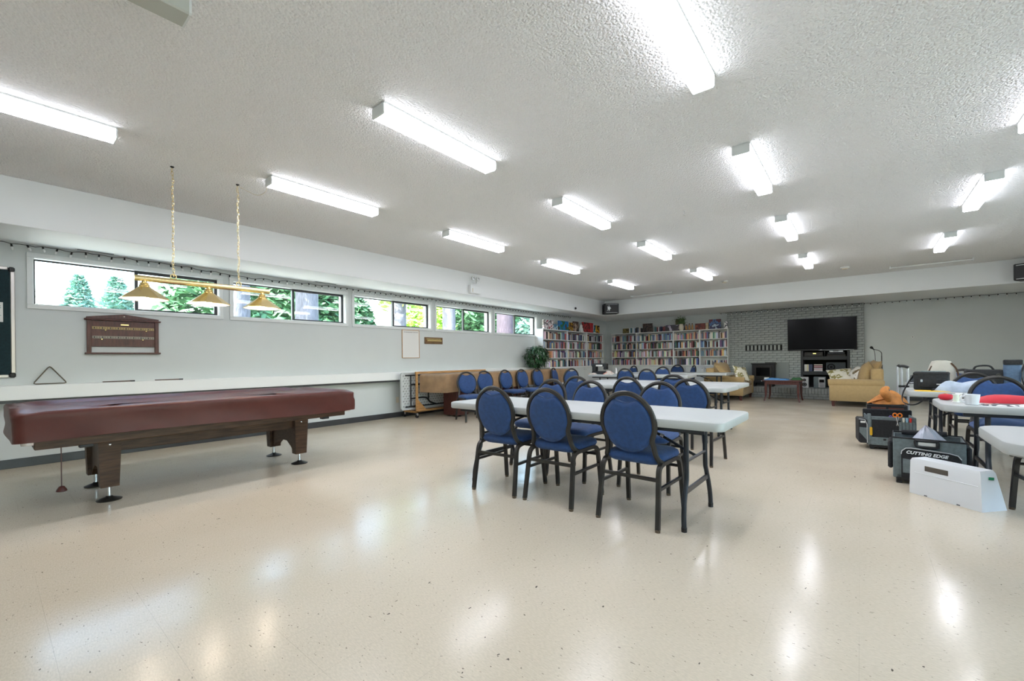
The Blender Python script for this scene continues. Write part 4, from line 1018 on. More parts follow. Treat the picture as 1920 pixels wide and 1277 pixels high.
for y in (.22, 2.15):
    part('hinge_bar', MB().tube([(.012, y, .06), (.012, y, .68)], .013, 8), M_steel, t)
    sg = 1 if y < 1 else -1
    for zz in (.22, .50): part('leg', MB().tube(smooth_path([(.02, y, zz), (.02, y + sg * .35, zz), (.02, y + sg * .48, zz + (.06 if zz > .3 else -.10)), (.02, y + sg * .62, zz + (.09 if zz > .3 else -.15))], 4), .0165, 8), M_steel, t)
    part('crossbar', MB().cbox(.012, .03, y + sg * .42, y + sg * .45, .16, .56, .003), M_steel, t, 0)
# long games table under its tan cover
t = thing('shuffleboard_table', 'long low games table on dark pedestals under a tan cover', 'table', (-6.43, 5.5, 0))
part('playing_bed', MB().cbox(-.25, .25, .16, 4.5, .55, .84, .01), M_walnut, t, 0)
for y in (.55, 2.3, 4.0):
    p_ = part('pedestal', MB().cbox(-.20, .20, y - .12, y + .20, .03, .55, .008), M_redwood, t, 0)
    for dx in (-.15, .15): part('foot', MB().lathe([(.03, 0), (.03, .012), (.012, .03)], 10, Matrix.Translation((dx, y, 0))), M_black, p_)
x0, x1 = -6.745, -6.15
def cov(y):  # end flares toward the camera corner
    return y
ring = []
poly = [(x1, 5.56), (x1, 7.2), (x1, 8.8), (x1, 10.08), (x0, 10.08), (x0, 8.8), (x0, 7.2), (x0, 5.42), (-6.55, 5.44), (-6.35, 5.50)]
den = []
for i in range(len(poly)):
    (a0, b0), (a1, b1) = poly[i], poly[(i + 1) % len(poly)]; k = max(1, int(math.hypot(a1 - a0, b1 - b0) / .09))
    den += [(a0 + (a1 - a0) * j / k, b0 + (b1 - b0) * j / k) for j in range(k)]
cx_, cy_ = (x0 + x1) / 2, 7.8
rings = []
for sc_, z, wv in ((1.0, .52, .02), (1.0, .60, .016), (1.0, .72, .012), (1.0, .82, .006), (.995, .855, .003), (.98, .866, 0), (.90, .868, 0), (.4, .868, 0)):
    rings.append([(cx_ + (x - cx_) * sc_ + wv * sin(y * 7 + 1) * .6, cy_ + (y - cy_) * (sc_ if sc_ > .9 else .985 * sc_ + .0) + wv * .3 * sin(x * 17), z + (.008 * sin(y * 3.1) if z < .55 else 0)) for x, y in den])
single('table_cover', MB().loft(rings), M_tan, 'tan cloth cover draped over the long games table', 'table cover', smooth=60)

# potted plant behind it
t = thing('potted_plant', 'bushy green potted plant between the tan cover and the bookcases', 'plant', (-6.93, 9.62, 0))
part('pot', MB().lathe([(.09, 0), (.12, .20), (.135, .28), (.125, .285), (.12, .26)], 18), mat('terracotta', (.30, .13, .07), .7), t)
part('soil', MB().lathe([(.12, .25), (.001, .262)], 18, cap=False), M_dark, t)
for k in range(4): part('stem', MB().tube(smooth_path([(0, 0, .25), (.02 * cos(k * 1.6), .02 * sin(k * 1.6), .7), (.12 * cos(k * 1.6), .14 * sin(k * 1.6), 1.25)], 4), .009, 6), M_walnut, t)
rp = random.Random(12); lv = MB()
for _ in range(760):
    a, e = rp.uniform(0, 6.28), rp.uniform(-1, 1); rr = rp.uniform(.45, 1) ** .5
    c_ = Vector((.30 * rr * cos(a) * math.sqrt(1 - e * e), .38 * rr * sin(a) * math.sqrt(1 - e * e), 1.22 + .31 * rr * e))
    if c_.x < -.19: c_.x = -.19 + rp.uniform(0, .1)
    q = Matrix.Translation(c_) @ Matrix.Rotation(a + rp.uniform(-.7, .7), 4, 'Z') @ Matrix.Rotation(rp.uniform(-.2, 1.2), 4, 'Y')
    L_ = rp.uniform(.08, .13)
    lv.add([(0, 0, 0), (L_ * .45, L_ * .22, .006), (L_, 0, -.012), (L_ * .45, -L_ * .22, .006), (L_ * .45, 0, -.003)], [(0, 4, 1), (4, 2, 1), (0, 3, 4), (4, 3, 2)], q)
o = part('leaves', lv, mat('glossy_leaf', (.03, .10, .035), .3, noise=.7, nscale=8), t, 60); o['kind'] = 'stuff'

# ------------------------------------------------------------------ speakers in the soffit corners
def speaker(label, x, y, rz, star):
    t = thing('wall_speaker', label, 'speaker', (x, y, 2.515), rz, 'soffit speakers')
    part('cabinet', MB().cbox(-.22, .22, -.15, .15, 0, .31, .012), M_black, t, 0)
    g = part('grille', MB().cbox(-.195, .195, -.158, -.148, .03, .28, .004), M_black, t, 0)
    for z in (.022, .278): part('trim_strip', MB().cbox(-.18, .18, -.163, -.15, z - .004, z + .008, .002), M_trim, t, 0)
    part('port', MB().cbox(-.224, -.216, -.07, .05, .06, .25, .002), M_dark, t, 0)
    part('bracket', MB().tube([(0, .14, .15), (0, .22, .15)], .02, 8), M_black, t)
    if star:
        pts = []
        for k in range(16): r_ = (.10, .045)[k % 2] * (1 + .35 * sin(k * 2.1)); a = 2 * pi * k / 16; pts.append((r_ * cos(a) * .7, r_ * sin(a)))
        part('emblem', MB().prism(pts, .158, .161, Matrix.Translation((-.09, 0, .16)) @ Matrix.Rotation(pi / 2, 4, 'X')), M_white, t, 0)
speaker('black speaker with white emblem in the far left soffit corner', -6.03, 12.32, R(42), True)
speaker('black speaker cut by the right edge under the ceiling', 2.52, 12.34, R(-28), False)

# ------------------------------------------------------------------ television, stove, media shelf
t = thing('television', 'large black flat television on the brick wall', 'television', (-.833, BY - .02, 1.285))
part('casing', MB().cbox(-.765, .765, -.06, 0, 0, .875, .006), M_black, t, 0)
part('screen', MB().box(-.752, .752, -.0625, -.06, .03, .862), M_screen, t, 0)
part('chin_strip', MB().cbox(-.05, .70, -.064, -.058, .004, .012, .001), M_chrome, t, 0); part('logo', MB().cbox(-.02, .02, -.066, -.06, .008, .02, .001), M_chrome, t, 0)
part('wall_mount', MB().cbox(-.2, .2, -.005, .018, .25, .6, .004), M_charcoal, t, 0)
t = thing('stove', 'small black cast-iron stove with glass door on the hearth', 'stove', (-2.165, 14.17, HZ))
part('body', MB().cbox(-.28, .28, -.16, .16, .10, .63, .01), M_black, t, 0); part('top_plate', MB().cbox(-.30, .30, -.19, .17, .63, .66, .008), M_black, t, 0)
d = part('door', MB().cbox(-.22, .22, -.18, -.158, .20, .58, .01), M_charcoal, t, 0); part('glass', MB().cbox(-.17, .17, -.184, -.178, .30, .54, .004), M_screen, d, 0)
part('handle', MB().tube([(.20, -.185, .30), (.20, -.205, .34), (.20, -.185, .38)], .007, 6), M_charcoal, d)
for sx in (-1, 1):
    for sy in (-1, 1): part('leg', MB().lathe([(.03, 0), (.02, .03), (.026, .10)], 10, Matrix.Translation((sx * .23, sy * .12, 0))), M_black, t)
part('flue_collar', MB().cbox(.02, .28, .05, .16, .66, .685, .006), M_black, t, 0)
part('label', MB().cbox(-.05, -.02, -.19, -.186, .145, .17, .001), M_paper, t, 0)
t = thing('media_cabinet', 'black open media cabinet set into the brick below the television', 'cabinet', (-.76, 14.42, HZ))
M_cabk = mat('black_cabinet', (.018, .021, .022), .4)
for s_ in (-1, 1): part('side_panel', MB().cbox(s_ * .505 - .025, s_ * .505 + .025, -.06, .45, 0, 1.02, .004), M_cabk, t, 0)
part('back_panel', MB().box(-.48, .48, .43, .45, 0, 1.02), M_dark, t, 0)
for z0, z1 in ((.335, .43), (.745, .84), (.99, 1.02), (0, .02)): part('shelf', MB().cbox(-.48, .48, -.055, .43, z0, z1, .004), M_cabk, t, 0)
part('divider', MB().cbox(-.005, .005, .0, .43, .84, .99, .002), M_cabk, t, 0)
t = thing('receiver', 'black audio receiver with yellow display in the media cabinet', 'receiver', (-1.0, 14.50, HZ + .84)); part('case', MB().cbox(-.22, .20, -.09, .20, .008, .115, .004), M_charcoal, t, 0); part('display', MB().cbox(-.02, .05, -.094, -.088, .07, .09, .001), mat('yellow_display', (.5, .45, .1), .5, emit=(.9, .85, .25), estr=1.2), t, 0)
for x in (-.15, .14): part('knob', MB().lathe([(.018, 0), (.016, .014)], 12, Matrix.Translation((x, -.09, .05)) @ Matrix.Rotation(pi / 2, 4, 'X')), M_black, t)
for k, (z, w_) in enumerate(((.0, .19), (.062, .17), (.112, .14))):
    t = thing('disc_player', 'slim %s disc player, %s of the stack in the media cabinet' % (('black', 'black', 'silver')[k], ('lowest', 'middle', 'topmost')[k]), 'player', (-.52, 14.48, HZ + .841 + z), 0, 'stacked players')
    part('case', MB().cbox(-w_, w_ + .02, -.08, .18, 0, .048 - .012 * (k == 2), .003), (M_charcoal, M_greyd, M_chrome)[k], t, 0); part('drawer', MB().cbox(-.06, .06, -.083, -.079, .018, .030, .001), M_black, t, 0)
rd = random.Random(8); x = -1.21
for k in range(9):
    th = rd.choice((.016, .022)); ci = rd.choice((14, 1, 0, 6, 7, 0, 3)); o = obj('disc_case', BOOK, None, (x, 14.46, HZ + .431), 0, None, (th, .13, .19), PAL[ci][1]); tag(o, '%s upright disc case, %s from left in the media cabinet' % (PAL[ci][0], ('first', 'second', 'third', 'fourth', 'fifth', 'sixth', 'seventh', 'eighth', 'ninth')[k]), 'disc case', 'upright disc cases'); x += th + .003
for k in range(7):
    ci = (0, 12, 0, 4, 12, 4, 1)[k]; o = obj('disc_case', BOOK, None, (-.905, 14.46, HZ + .447 + k * .027), 0, (0, pi / 2, 0), (.024, .13, .19), PAL[ci][1]); o.location.x = -1.0; tag(o, '%s disc case lying in the pile, %s from the shelf' % (PAL[ci][0], ('first', 'second', 'third', 'fourth', 'fifth', 'sixth', 'seventh')[k]), 'disc case', 'pile of disc cases')
t = thing('subwoofer', 'dark grey subwoofer with round black cone in the media cabinet', 'speaker', (-.53, 14.48, HZ + .43)); part('box', MB().cbox(-.20, .22, -.08, .20, .003, .24, .006), M_greyd, t, 0)
part('cone', MB().lathe([(.09, 0), (.085, .004), (.04, -.006), (.03, .01), (.001, .014)], 20, Matrix.Translation((-.09, -.082, .12)) @ Matrix.Rotation(pi / 2, 4, 'X'), cap=False), M_dark, t)
t = thing('stereo_speaker', 'silver bookshelf speaker with two black drivers on the hearth', 'speaker', (-1.18, 13.98, HZ)); part('box', MB().cbox(-.09, .09, -.07, .12, 0, .29, .008), mat('silver_plastic', (.55, .56, .56), .35), t, 0)
for z, r_ in ((.09, .055), (.21, .04)): part('driver', MB().lathe([(r_, 0), (r_ * .95, .008), (r_ * .5, -.002), (r_ * .35, .008), (.001, .012)], 18, Matrix.Translation((0, -.071, z)) @ Matrix.Rotation(pi / 2, 4, 'X'), cap=False), M_black, t)
t = thing('stereo', 'silver and grey compact stereo on the hearth', 'stereo', (-.85, 13.98, HZ)); part('case', MB().cbox(-.13, .13, -.07, .17, 0, .30, .01), M_grey, t, 0); part('front_panel', MB().cbox(-.02, .115, -.082, -.068, .02, .285, .004), MATS['silver_plastic'], t, 0)
part('display', MB().cbox(-.005, .10, -.085, -.08, .15, .23, .001), M_screen, t, 0)
for z in (.04, .075, .11): part('slot', MB().cbox(0, .095, -.085, -.08, z, z + .012, .001), M_black, t, 0)

# ------------------------------------------------------------------ sofas, cushions, coffee table, microphone stand
def sofa(label, x, y, rz, L_=1.55):
    # local: seat faces +x, runs along y
    t = thing('sofa', label, 'sofa', (x, y, 0), rz, 'mustard sofas')
    slab(b := MB(), -.45, .45, -L_ / 2, L_ / 2, .12, .36, .03, .015); part('base', b, M_sofa, t, 50)
    for s_ in (-1, 1):
        prof = [(-.47, .16), (.47, .16), (.47, .42), (.49, .50), (.485, .56), (.44, .595), (-.47, .60)]
        ya = s_ * (L_ / 2 + .055)
        bb = MB(); slab(bb, -.47, .47, ya - .075, ya + .075, .125, .49, .03, .015); part('arm_panel', bb, M_sofa, t, 50)
        bb = MB(); bb.tube([(-.47, ya - s_ * .005, .525), (-.44, ya, .528), (.46, ya, .528), (.49, ya, .525)], [.07, .088, .088, .075], 16); part('arm_roll', bb, M_sofa, t, 50)
    bb = MB(); slab(bb, -.47, -.25, -L_ / 2, L_ / 2, .36, .84, .05, .03, Matrix.Identity(4)); part('back', bb, M_sofa, t, 50)
    for k in (-1, 1):
        bb = MB(); slab(bb, -.24, .45, k * L_ / 4 - L_ / 4 + .008, k * L_ / 4 + L_ / 4 - .008, .36, .50, .05, .035); part('seat_cushion', bb, M_sofa, t, 60)
        pillow(bb := MB(), .62, .56, .26, Matrix.Translation((-.17, k * L_ / 4, .70)) @ Matrix.Rotation(R(78), 4, 'Y')); part('back_cushion', bb, M_sofa, t, 60)
    for sx in (-.40, .40):
        for s_ in (-1, 1): part('leg', MB().loft([[(sx + u * k_, s_ * (L_ / 2 + .03) + v * k_, z) for u, v in ((-.035, -.035), (.035, -.035), (.035, .035), (-.035, .035))] for k_, z in ((.7, 0), (1, .125))]), M_redwood, t, 0)
    return t
sofa('mustard sofa with its back to the bookcases', -2.82, 13.0, 0, 1.15)
sofa('mustard sofa at right of the coffee table, rolled arm toward us', -.09, 12.72, pi, 1.15)
M_print = art_mat('leaf_print_fabric', (.74, .70, .58), [(.70, .66, .55), (.28, .24, .08), (.72, .68, .58)], 3)
def throw(label, x, y, z, rot, w_=.44, m=M_print, h_=.17):
    b_ = pillow(MB(), w_, w_, h_, n=10); return single('throw_pillow', b_, m, label, 'pillow', 'throw pillows on the sofas', 70, loc=(x, y, z), rot=rot)
throw('cream pillow with olive leaves at the seat end of the left sofa', -2.46, 12.62, .70, (R(62), R(8), R(52)), .42)
throw('olive print pillow lying flat on the left sofa', -2.50, 12.98, .60, (R(14), R(10), R(15)), .40, art_mat('olive_print', (.24, .20, .07), [(.30, .27, .10), (.62, .58, .42)], 6))
throw('mustard pillow propped against the back of the left sofa', -2.88, 12.62, .74, (R(20), R(58), R(10)), .50, M_sofa, .20)
throw('cream pillow with large olive leaves lying on the right sofa', -.36, 12.66, .66, (R(40), R(-6), R(12)), .50)
throw('white and brown pillow leaning in the corner of the right sofa', -.08, 12.62, .73, (R(8), R(-52), R(20)), .38, art_mat('brown_print', (.80, .76, .68), [(.78, .74, .66), (.22, .16, .08), (.80, .77, .70)], 8))
throw('khaki cushion propped on the arm side of the right sofa', .20, 12.50, .80, (R(10), R(-68), R(8)), .48, M_sofa, .20)
t = thing('coffee_table', 'dark red wooden coffee table with curved legs before the hearth', 'coffee table', (-1.54, 12.91, 0))
slab(b := MB(), -.42, .42, -.40, .40, .51, .54, .02, .006); part('table_top', b, M_redwood, t, 30)
part('apron', MB().cbox(-.36, .36, -.345, .345, .43, .51, .004), M_redwood, t, 0)
for sx in (-1, 1):
    for sy in (-1, 1): part('leg', MB().tube(smooth_path([(sx * .345, sy * .33, .51), (sx * .345, sy * .33, .30), (sx * .35, sy * .335, .12), (sx * .375, sy * .36, 0.003)], 4), [.036] * 5 + [.033, .031, .029, .027, .026, .025, .024, .023], 4), M_redwood, t, 30)
def cloth(name, label, cat, m, x, y, z, w_, d, h_, seed, rz=0, n=12, smooth=70):
    rnd = random.Random(seed); A = [(rnd.uniform(2, 7), rnd.uniform(2, 7), rnd.uniform(0, 6), rnd.uniform(.3, 1)) for _ in range(5)]
    def g(u, v):
        X_, Y_ = u * 2 - 1, v * 2 - 1; e = max(0, 1 - max(abs(X_), abs(Y_)) ** 4)
        q = sum(a[3] * sin(a[0] * u + a[1] * v + a[2]) for a in A) / 5
        k_ = 1 + .08 * sin(7 * u + seed) * (abs(Y_) > .9) + .08 * sin(9 * v) * (abs(X_) > .9)
        return (X_ * w_ / 2 * k_, Y_ * d / 2 * k_, max(.002, e * h_ * (.55 + .45 * q) + .003))
    b_ = MB(); b_.grid(g, n, n); nn = n + 1
    o_ = len(b_.v); b_.v += [(p[0], p[1], 0) for p in b_.v[:nn * nn]]
    edge = [i for i in range(nn)] + [i * nn + n for i in range(1, nn)] + [n * nn + n - i for i in range(1, nn)] + [(n - i) * nn for i in range(1, n)]
    for i in range(len(edge)):
        a, c_ = edge[i], edge[(i + 1) % len(edge)]; b_.f.append((a, c_, c_ + o_, a + o_)); b_.mi.append(0)
    b_.f.append(tuple(e + o_ for e in edge)); b_.mi.append(0)
    return single(name, b_, m, label, cat, smooth=smooth, loc=(x, y, z), rz=rz)
M_bluecl = mat('light_blue_cloth', (.10, .30, .60), .7, noise=.15, nscale=10)
cloth('folded_cloth', 'light blue folded cloth on the coffee table', 'cloth', M_bluecl, -1.66, 12.72, .541, .52, .36, .07, 3)
cloth('green_cloth', 'small green crumpled cloth on the coffee table', 'cloth', mat('green_cloth', (.04, .14, .05), .8), -1.26, 12.95, .541, .22, .34, .10, 5)
single('tissue_box', MB().cbox(-.05, .05, -.04, .04, 0, .05, .004), M_paper, 'tiny white box on the left corner of the coffee table', 'box', smooth=0, loc=(-1.90, 12.80, .541))
t = thing('microphone_stand', 'black microphone stand with bent boom against the far wall', 'microphone stand', (.40, 13.95, 0))
part('base', MB().lathe([(.13, 0), (.13, .012), (.03, .03)], 20), M_black, t); part('pole', MB().tube([(0, 0, .02), (0, 0, 1.12)], .010, 8), M_charcoal, t); part('clutch', MB().tube([(0, 0, .78), (0, 0, .90)], .018, 8), M_black, t)
part('boom', MB().tube(smooth_path([(0, 0, 1.12), (-.005, 0, 1.20), (-.06, 0, 1.255), (-.15, 0, 1.28)], 5), .008, 8), M_charcoal, t)
part('microphone', MB().tube([(-.14, 0, 1.275), (-.165, 0, 1.30), (-.185, 0, 1.325), (-.215, 0, 1.345)], [.012, .016, .034, .026], 12), M_black, t)
part('cable', MB().tube(smooth_path([(-.15, .0, 1.29), (-.125, .0, 1.15), (-.12, .0, .9), (-.115, .0, .5), (-.10, .02, .02)], 5), .006, 6), M_black, t)
t = thing('wall_hook', 'tiny round metal hook plate on the bare far wall', 'hook', (1.0, YB, 1.575)); part('plate', MB().lathe([(.03, 0), (.028, .006)], 14, Matrix.Rotation(pi / 2, 4, 'X')), M_trim, t); part('peg', MB().tube([(0, -.006, 0), (0, -.03, -.004), (0, -.034, .012)], .006, 6), M_charcoal, t)

# ------------------------------------------------------------------ sewing table
t = thing('sewing_machine', 'black sewing machine on the table near the bookcases', 'sewing machine', (-5.12, 9.86, TH))
part('bed', MB().cbox(-.20, .20, -.09, .09, 0, .075, .01), M_black, t, 0); part('column', MB().cbox(-.20, -.10, -.075, .075, .075, .26, .012), M_black, t, 0)
part('arm', MB().cbox(-.20, .19, -.065, .065, .19, .275, .015), M_black, t, 0); part('head', MB().cbox(.11, .19, -.06, .06, .12, .20, .01), M_black, t, 0)
part('needle_bar', MB().tube([(.15, -.02, .12), (.15, -.02, .08)], .006, 6), M_chrome, t); part('hand_wheel', MB().tube([(-.225, 0, .22), (-.20, 0, .22)], .045, 16), M_charcoal, t)
part('plate', MB().cbox(-.08, .10, -.092, -.088, .20, .24, .001), M_paper, t, 0)
M_patch = art_mat('patchwork_fabric', (.62, .55, .48), [(.55, .16, .10), (.75, .70, .65), (.12, .10, .10)], 12)
cloth('patchwork_fabric', 'orange and white patchwork piled before the sewing machine', 'fabric', M_patch, -4.84, 9.76, TH, .24, .16, .13, 6)
cloth('patchwork_fabric', 'red and cream fabric heap at the left end of the sewing table', 'fabric', M_patch, -5.25, 9.70, TH, .16, .14, .06, 8)
cloth('fabric_pile', 'flat striped fabric scraps right of the sewing machine', 'fabric', art_mat('striped_scraps', (.55, .56, .52), [(.20, .22, .22), (.75, .74, .70)], 14), -4.55, 9.82, TH, .34, .24, .04, 9)
cloth('fabric_pile', 'red and white fabric heap beside the chairs by the tan cover', 'fabric', art_mat('red_white_fabric', (.78, .72, .64), [(.62, .12, .08), (.80, .76, .70)], 15), -5.20, 10.2, TH, .26, .2, .10, 10)
single('thread_cone', MB().lathe([(.03, 0), (.028, .02), (.016, .13), (.008, .16)], 12), M_paper, 'white thread cone standing by the sewing machine', 'thread', loc=(-4.75, 9.98, TH))
# ------------------------------------------------------------------ rolling craft bags and white case on the floor at right
def shell_box(mb, x0, x1, y0, y1, z0, z1, w_, lean=0.):
    # open-topped box with wall thickness w_
    mb.cbox(x0, x1, y0, y0 + w_, z0, z1, .006); mb.cbox(x0, x1, y1 - w_, y1, z0, z1, .006); mb.cbox(x0, x0 + w_, y0 + w_, y1 - w_, z0, z1, .006); mb.cbox(x1 - w_, x1, y0 + w_, y1 - w_, z0, z1, .006); mb.cbox(x0 + w_, x1 - w_, y0 + w_, y1 - w_, z0, z0 + w_, .002)
    return mb
def letters(txt, h_, M, m, parent, depth=.002, shear=.25):
    cu = bpy.data.curves.new('lettering', 'FONT'); cu.body = txt; cu.size = h_; cu.extrude = depth; cu.shear = shear; cu.align_x = 'CENTER'; cu.align_y = 'CENTER'; cu.offset = .0012
    o = bpy.data.objects.new('lettering', cu); COL.objects.link(o); o.parent = parent; o.matrix_local = M; cu.materials.append(m)
    bpy.context.view_layer.update(); me = bpy.data.meshes.new_from_object(o.evaluated_get(bpy.context.evaluated_depsgraph_get())); bpy.data.objects.remove(o)
    o = obj('lettering', me, parent); o.matrix_local = M; return o
def wheels(t, spots, r_=.035):
    for x, y in spots: part('wheel', MB().tube([(x - .014, y, r_), (x + .014, y, r_)], r_, 14), M_black, t)
# bag with the lettering
t = thing('rolling_bag', 'grey and black open craft bag lettered CUTTING EDGE behind the white case', 'bag', (.215, 5.12, 0), R(-3))
W_, D2, H_ = .455, .34, .405
part('shell', shell_box(MB(), 0, W_, .0, D2, .05, H_, .012), M_grey, t, 0)
part('lining', MB().box(.014, W_ - .014, .014, D2 - .014, .07, .20), M_blackfab, t, 0)
part('base_tray', MB().cbox(.02, W_ - .02, .0, D2, .025, .085, .008), M_black, t, 0)
part('side_pocket', MB().cbox(-.035, .002, .03, D2 - .03, .12, .36, .012), M_blackfab, t, 0); part('side_pocket', MB().cbox(W_ - .002, W_ + .035, .03, D2 - .03, .12, .36, .012), M_blackfab, t, 0)
Mf = Matrix(((1, 0, 0, 0), (0, 0, -1, 0), (0, 1, 0, 0), (0, 0, 0, 1)))   # poly (x, z) -> front face, extrude toward -y
arch = [(.055, .06), (W_ - .03, .06), (W_ - .03, .265), (W_ - .05, .295), (W_ - .10, .308), (.12, .325), (.085, .32), (.06, .295), (.055, .265)]
fp = part('front_pocket', MB().prism([(x, z) for x, z in arch], .0, .028, Mf), M_blackfab, t, 0)
part('pocket_band', MB().prism([(.065, .105), (W_ - .04, .105), (W_ - .04, .205), (.065, .228)], .027, .030, Mf), M_grey, fp, 0)
part('piping', MB().tube([(x, -.029, z) for x, z in arch[2:]], .004, 6), MATS['silver_plastic'], fp)
hd = part('handle_frame', MB().tube(smooth_path([(.145, -.012, .388), (.15, -.014, .358), (.165, -.014, .343), (.27, -.014, .338), (.285, -.014, .352), (.29, -.012, .384)], 4), .010, 8), M_black, t)
part('handle_bar', MB().cbox(.14, .295, -.018, .006, .382, .402, .006), M_black, t, 0); part('handle_opening', MB().cbox(.165, .275, -.004, .0, .349, .380, .002), M_paper, t, 0)
letters('CUTTING EDGE', .036, Matrix.Translation((.215, -.031, .281)) @ Matrix.Rotation(pi / 2, 4, 'X') @ Matrix.Rotation(R(-3), 4, 'Z'), M_white, t)
part('rim', MB().tube([(.0, .0, H_), (W_, .0, H_ - .005), (W_, D2, H_), (0, D2, H_ + .01)], .008, 6, True), M_blackfab, t)
part('folded_flap', MB().tube([(.06, D2 - .03, H_ + .01), (.36, D2 - .04, H_ + .02)], .022, 8), M_blackfab, t)
wheels(t, ((.05, .30), (.40, .30)))
for x in (.04, W_ - .04): part('foot', MB().cbox(x - .02, x + .02, .01, .05, 0, .028, .004), M_black, t, 0)
b = MB()
def wrapf(u, v):
    a = 2 * pi * v; q = 1 - u
    r_ = .15 * q ** .75 * (1 + .22 * sin(3 * a + .6) + .13 * sin(7 * a + 5 * u))
    return (r_ * cos(a) * 1.1 - .03 * (1 - q) ** 2, r_ * sin(a) * .8, .26 * (1 - q) ** .9 * (1 + .05 * sin(5 * a)) - .02 * sin(3 * a) * q)
b.grid(wrapf, 7, 22); single('plastic_wrap', b, mat('pale_plastic', (.55, .57, .66), .35), 'crumpled pale plastic sheet rising out of the lettered bag', 'plastic sheet', smooth=25, loc=(.47, 5.27, .24))
cloth('blue_wrap', 'light blue packet inside the lettered bag', 'packet', M_bluecl, .31, 5.26, .26, .14, .18, .145, 15)
# bag with tool pockets
t = thing('rolling_bag', 'grey and black rolling craft bag with tool pockets and scissors', 'bag', (.0, 6.78, 0), R(6))
part('shell', shell_box(MB(), .06, .50, .0, .36, .05, .40, .012), M_grey, t, 0)
part('lining', MB().box(.075, .485, .015, .345, .08, .22), M_blackfab, t, 0)
part('back_flap', MB().cbox(.05, .52, .34, .375, .05, .455, .01), M_blackfab, t, 0)
part('base_tray', MB().cbox(.07, .50, .0, .36, .022, .075, .008), M_black, t, 0)
part('front_panel', MB().cbox(.10, .36, -.014, .002, .15, .36, .004), M_blackfab, t, 0); part('front_pocket', MB().cbox(.085, .40, -.022, .002, .055, .15, .006), M_grey, t, 0); part('buckle', MB().cbox(.20, .225, -.026, -.02, .115, .138, .002), M_black, t, 0)
for k in range(5): part('tool_pocket', MB().tube([(.36 + k * .03, -.008, .16), (.36 + k * .03, -.008, .345)], .017, 8), M_grey, t)
sp = part('side_pocket', MB().cbox(-.03, .055, -.02, .30, .07, .36, .014), M_blackfab, t, 0)
part('pocket_panel', MB().prism([(-.022, .20), (.045, .11), (.045, .26), (-.022, .26)], .018, .024, Mf), M_grey, sp, 0)
part('brand_label', MB().cbox(-.012, .034, -.026, -.019, .315, .338, .001), M_paper, sp, 0)
part('piping', MB().tube([(.052, -.021, .08), (.05, -.021, .30), (.03, -.021, .355), (-.026, -.021, .36)], .004, 6), MATS['silver_plastic'], sp)
tg = part('luggage_tag', MB().prism(rrect(.075, .10, .17, .27, .01, 3), .022, .026, Mf @ Matrix.Rotation(.25, 4, 'Z') if False else Mf), mat('yellow_tag', (.75, .42, .01), .5), t, 0)
part('corner_pillar', MB().cbox(.055, .09, -.016, .01, .10, .43, .006), M_grey, t, 0)
wheels(t, ((.10, .33), (.46, .33)))
for x in (.10, .46): part('foot', MB().cbox(x - .02, x + .02, .01, .05, 0, .028, .004), M_black, t, 0)
for k, (x, a) in enumerate(((.28, 0), (.34, .5))):
    pass
t = thing('scissors', 'orange-handled scissors sticking out of the tool bag', 'scissors', (.33, 6.80, .30))
for s_ in (-1, 1):
    part('handle', MB().tube([(s_ * .022 + .018 * cos(a), 0, .125 + .022 * sin(a)) for a in [2 * pi * k / 12 for k in range(12)]], .007, 6, True), mat('orange_plastic', (.85, .22, .01), .4) if s_ < 0 else MATS['orange_plastic'], t)
    part('blade', MB().tube([(s_ * .012, 0, .105), (-s_ * .008, 0, 0)], [.006, .003], 6), M_chrome, t)
for k, (x, col, lb) in enumerate(((.385, (.75, .72, .62), 'cream'), (.415, (.30, .55, .70), 'pale blue'), (.445, (.70, .03, .02), 'red'))):
    t = thing('marker_pen', '%s capped marker in a pocket of the tool bag' % lb, 'marker', (x - .0, 6.815, .20), 0, 'markers in the tool bag')
    part('barrel', MB().tube([(0, 0, 0), (0, 0, .16)], .009, 8), mat('marker_' + lb.replace(' ', '_'), col, .4), t); part('cap', MB().tube([(0, 0, .16), (0, 0, .195)], .0115, 8), MATS['marker_' + lb.replace(' ', '_')], t)
cloth('pink_wrap', 'clear bag with pink notions in the tool bag', 'packet', mat('pink_clear', (.55, .35, .38), .4), .17, 6.95, .23, .16, .16, .17, 17)
t = thing('cutter', 'purple-handled cutter standing in the tool bag', 'cutter', (.255, 6.86, .24))
part('handle', MB().tube(smooth_path([(-.02, 0, .0), (-.01, 0, .10), (.015, 0, .165), (.035, 0, .12), (.04, 0, .02)], 4), .009, 8), mat('purple_plastic', (.10, .05, .30), .4), t); part('blade', MB().lathe([(.022, -.002), (.022, .002)], 14, Matrix.Translation((0, 0, .02)) @ Matrix.Rotation(pi / 2, 4, 'X')), M_chrome, t)
# third bag / crate with the orange cloth bag and telescopic handle
t = thing('rolling_crate', 'dark rolling crate with two grey window panels and telescopic chrome handle', 'crate', (.06, 7.45, 0))
part('body', shell_box(MB(), 0, .40, 0, .34, .05, .485, .015), M_black, t, 0)
for x in (.04, .215): w2 = part('window_panel', MB().cbox(x, x + .15, -.008, .002, .33, .40, .003), M_greyd, t, 0); part('slot', MB().cbox(x, x + .15, -.006, .002, .41, .45, .002), mat('slot_red', (.10, .03, .02), .6) if x < .1 else MATS['slot_red'], t, 0)
part('base_tray', MB().cbox(-.01, .41, -.01, .35, .03, .09, .008), M_charcoal, t, 0); wheels(t, ((.04, .30), (.36, .30)))
for x in (.04, .36): part('foot', MB().cbox(x - .02, x + .02, .01, .05, 0, .032, .004), M_black, t, 0)
M_alu = mat('polished_aluminium', (.62, .64, .67), .25, metal=.55)
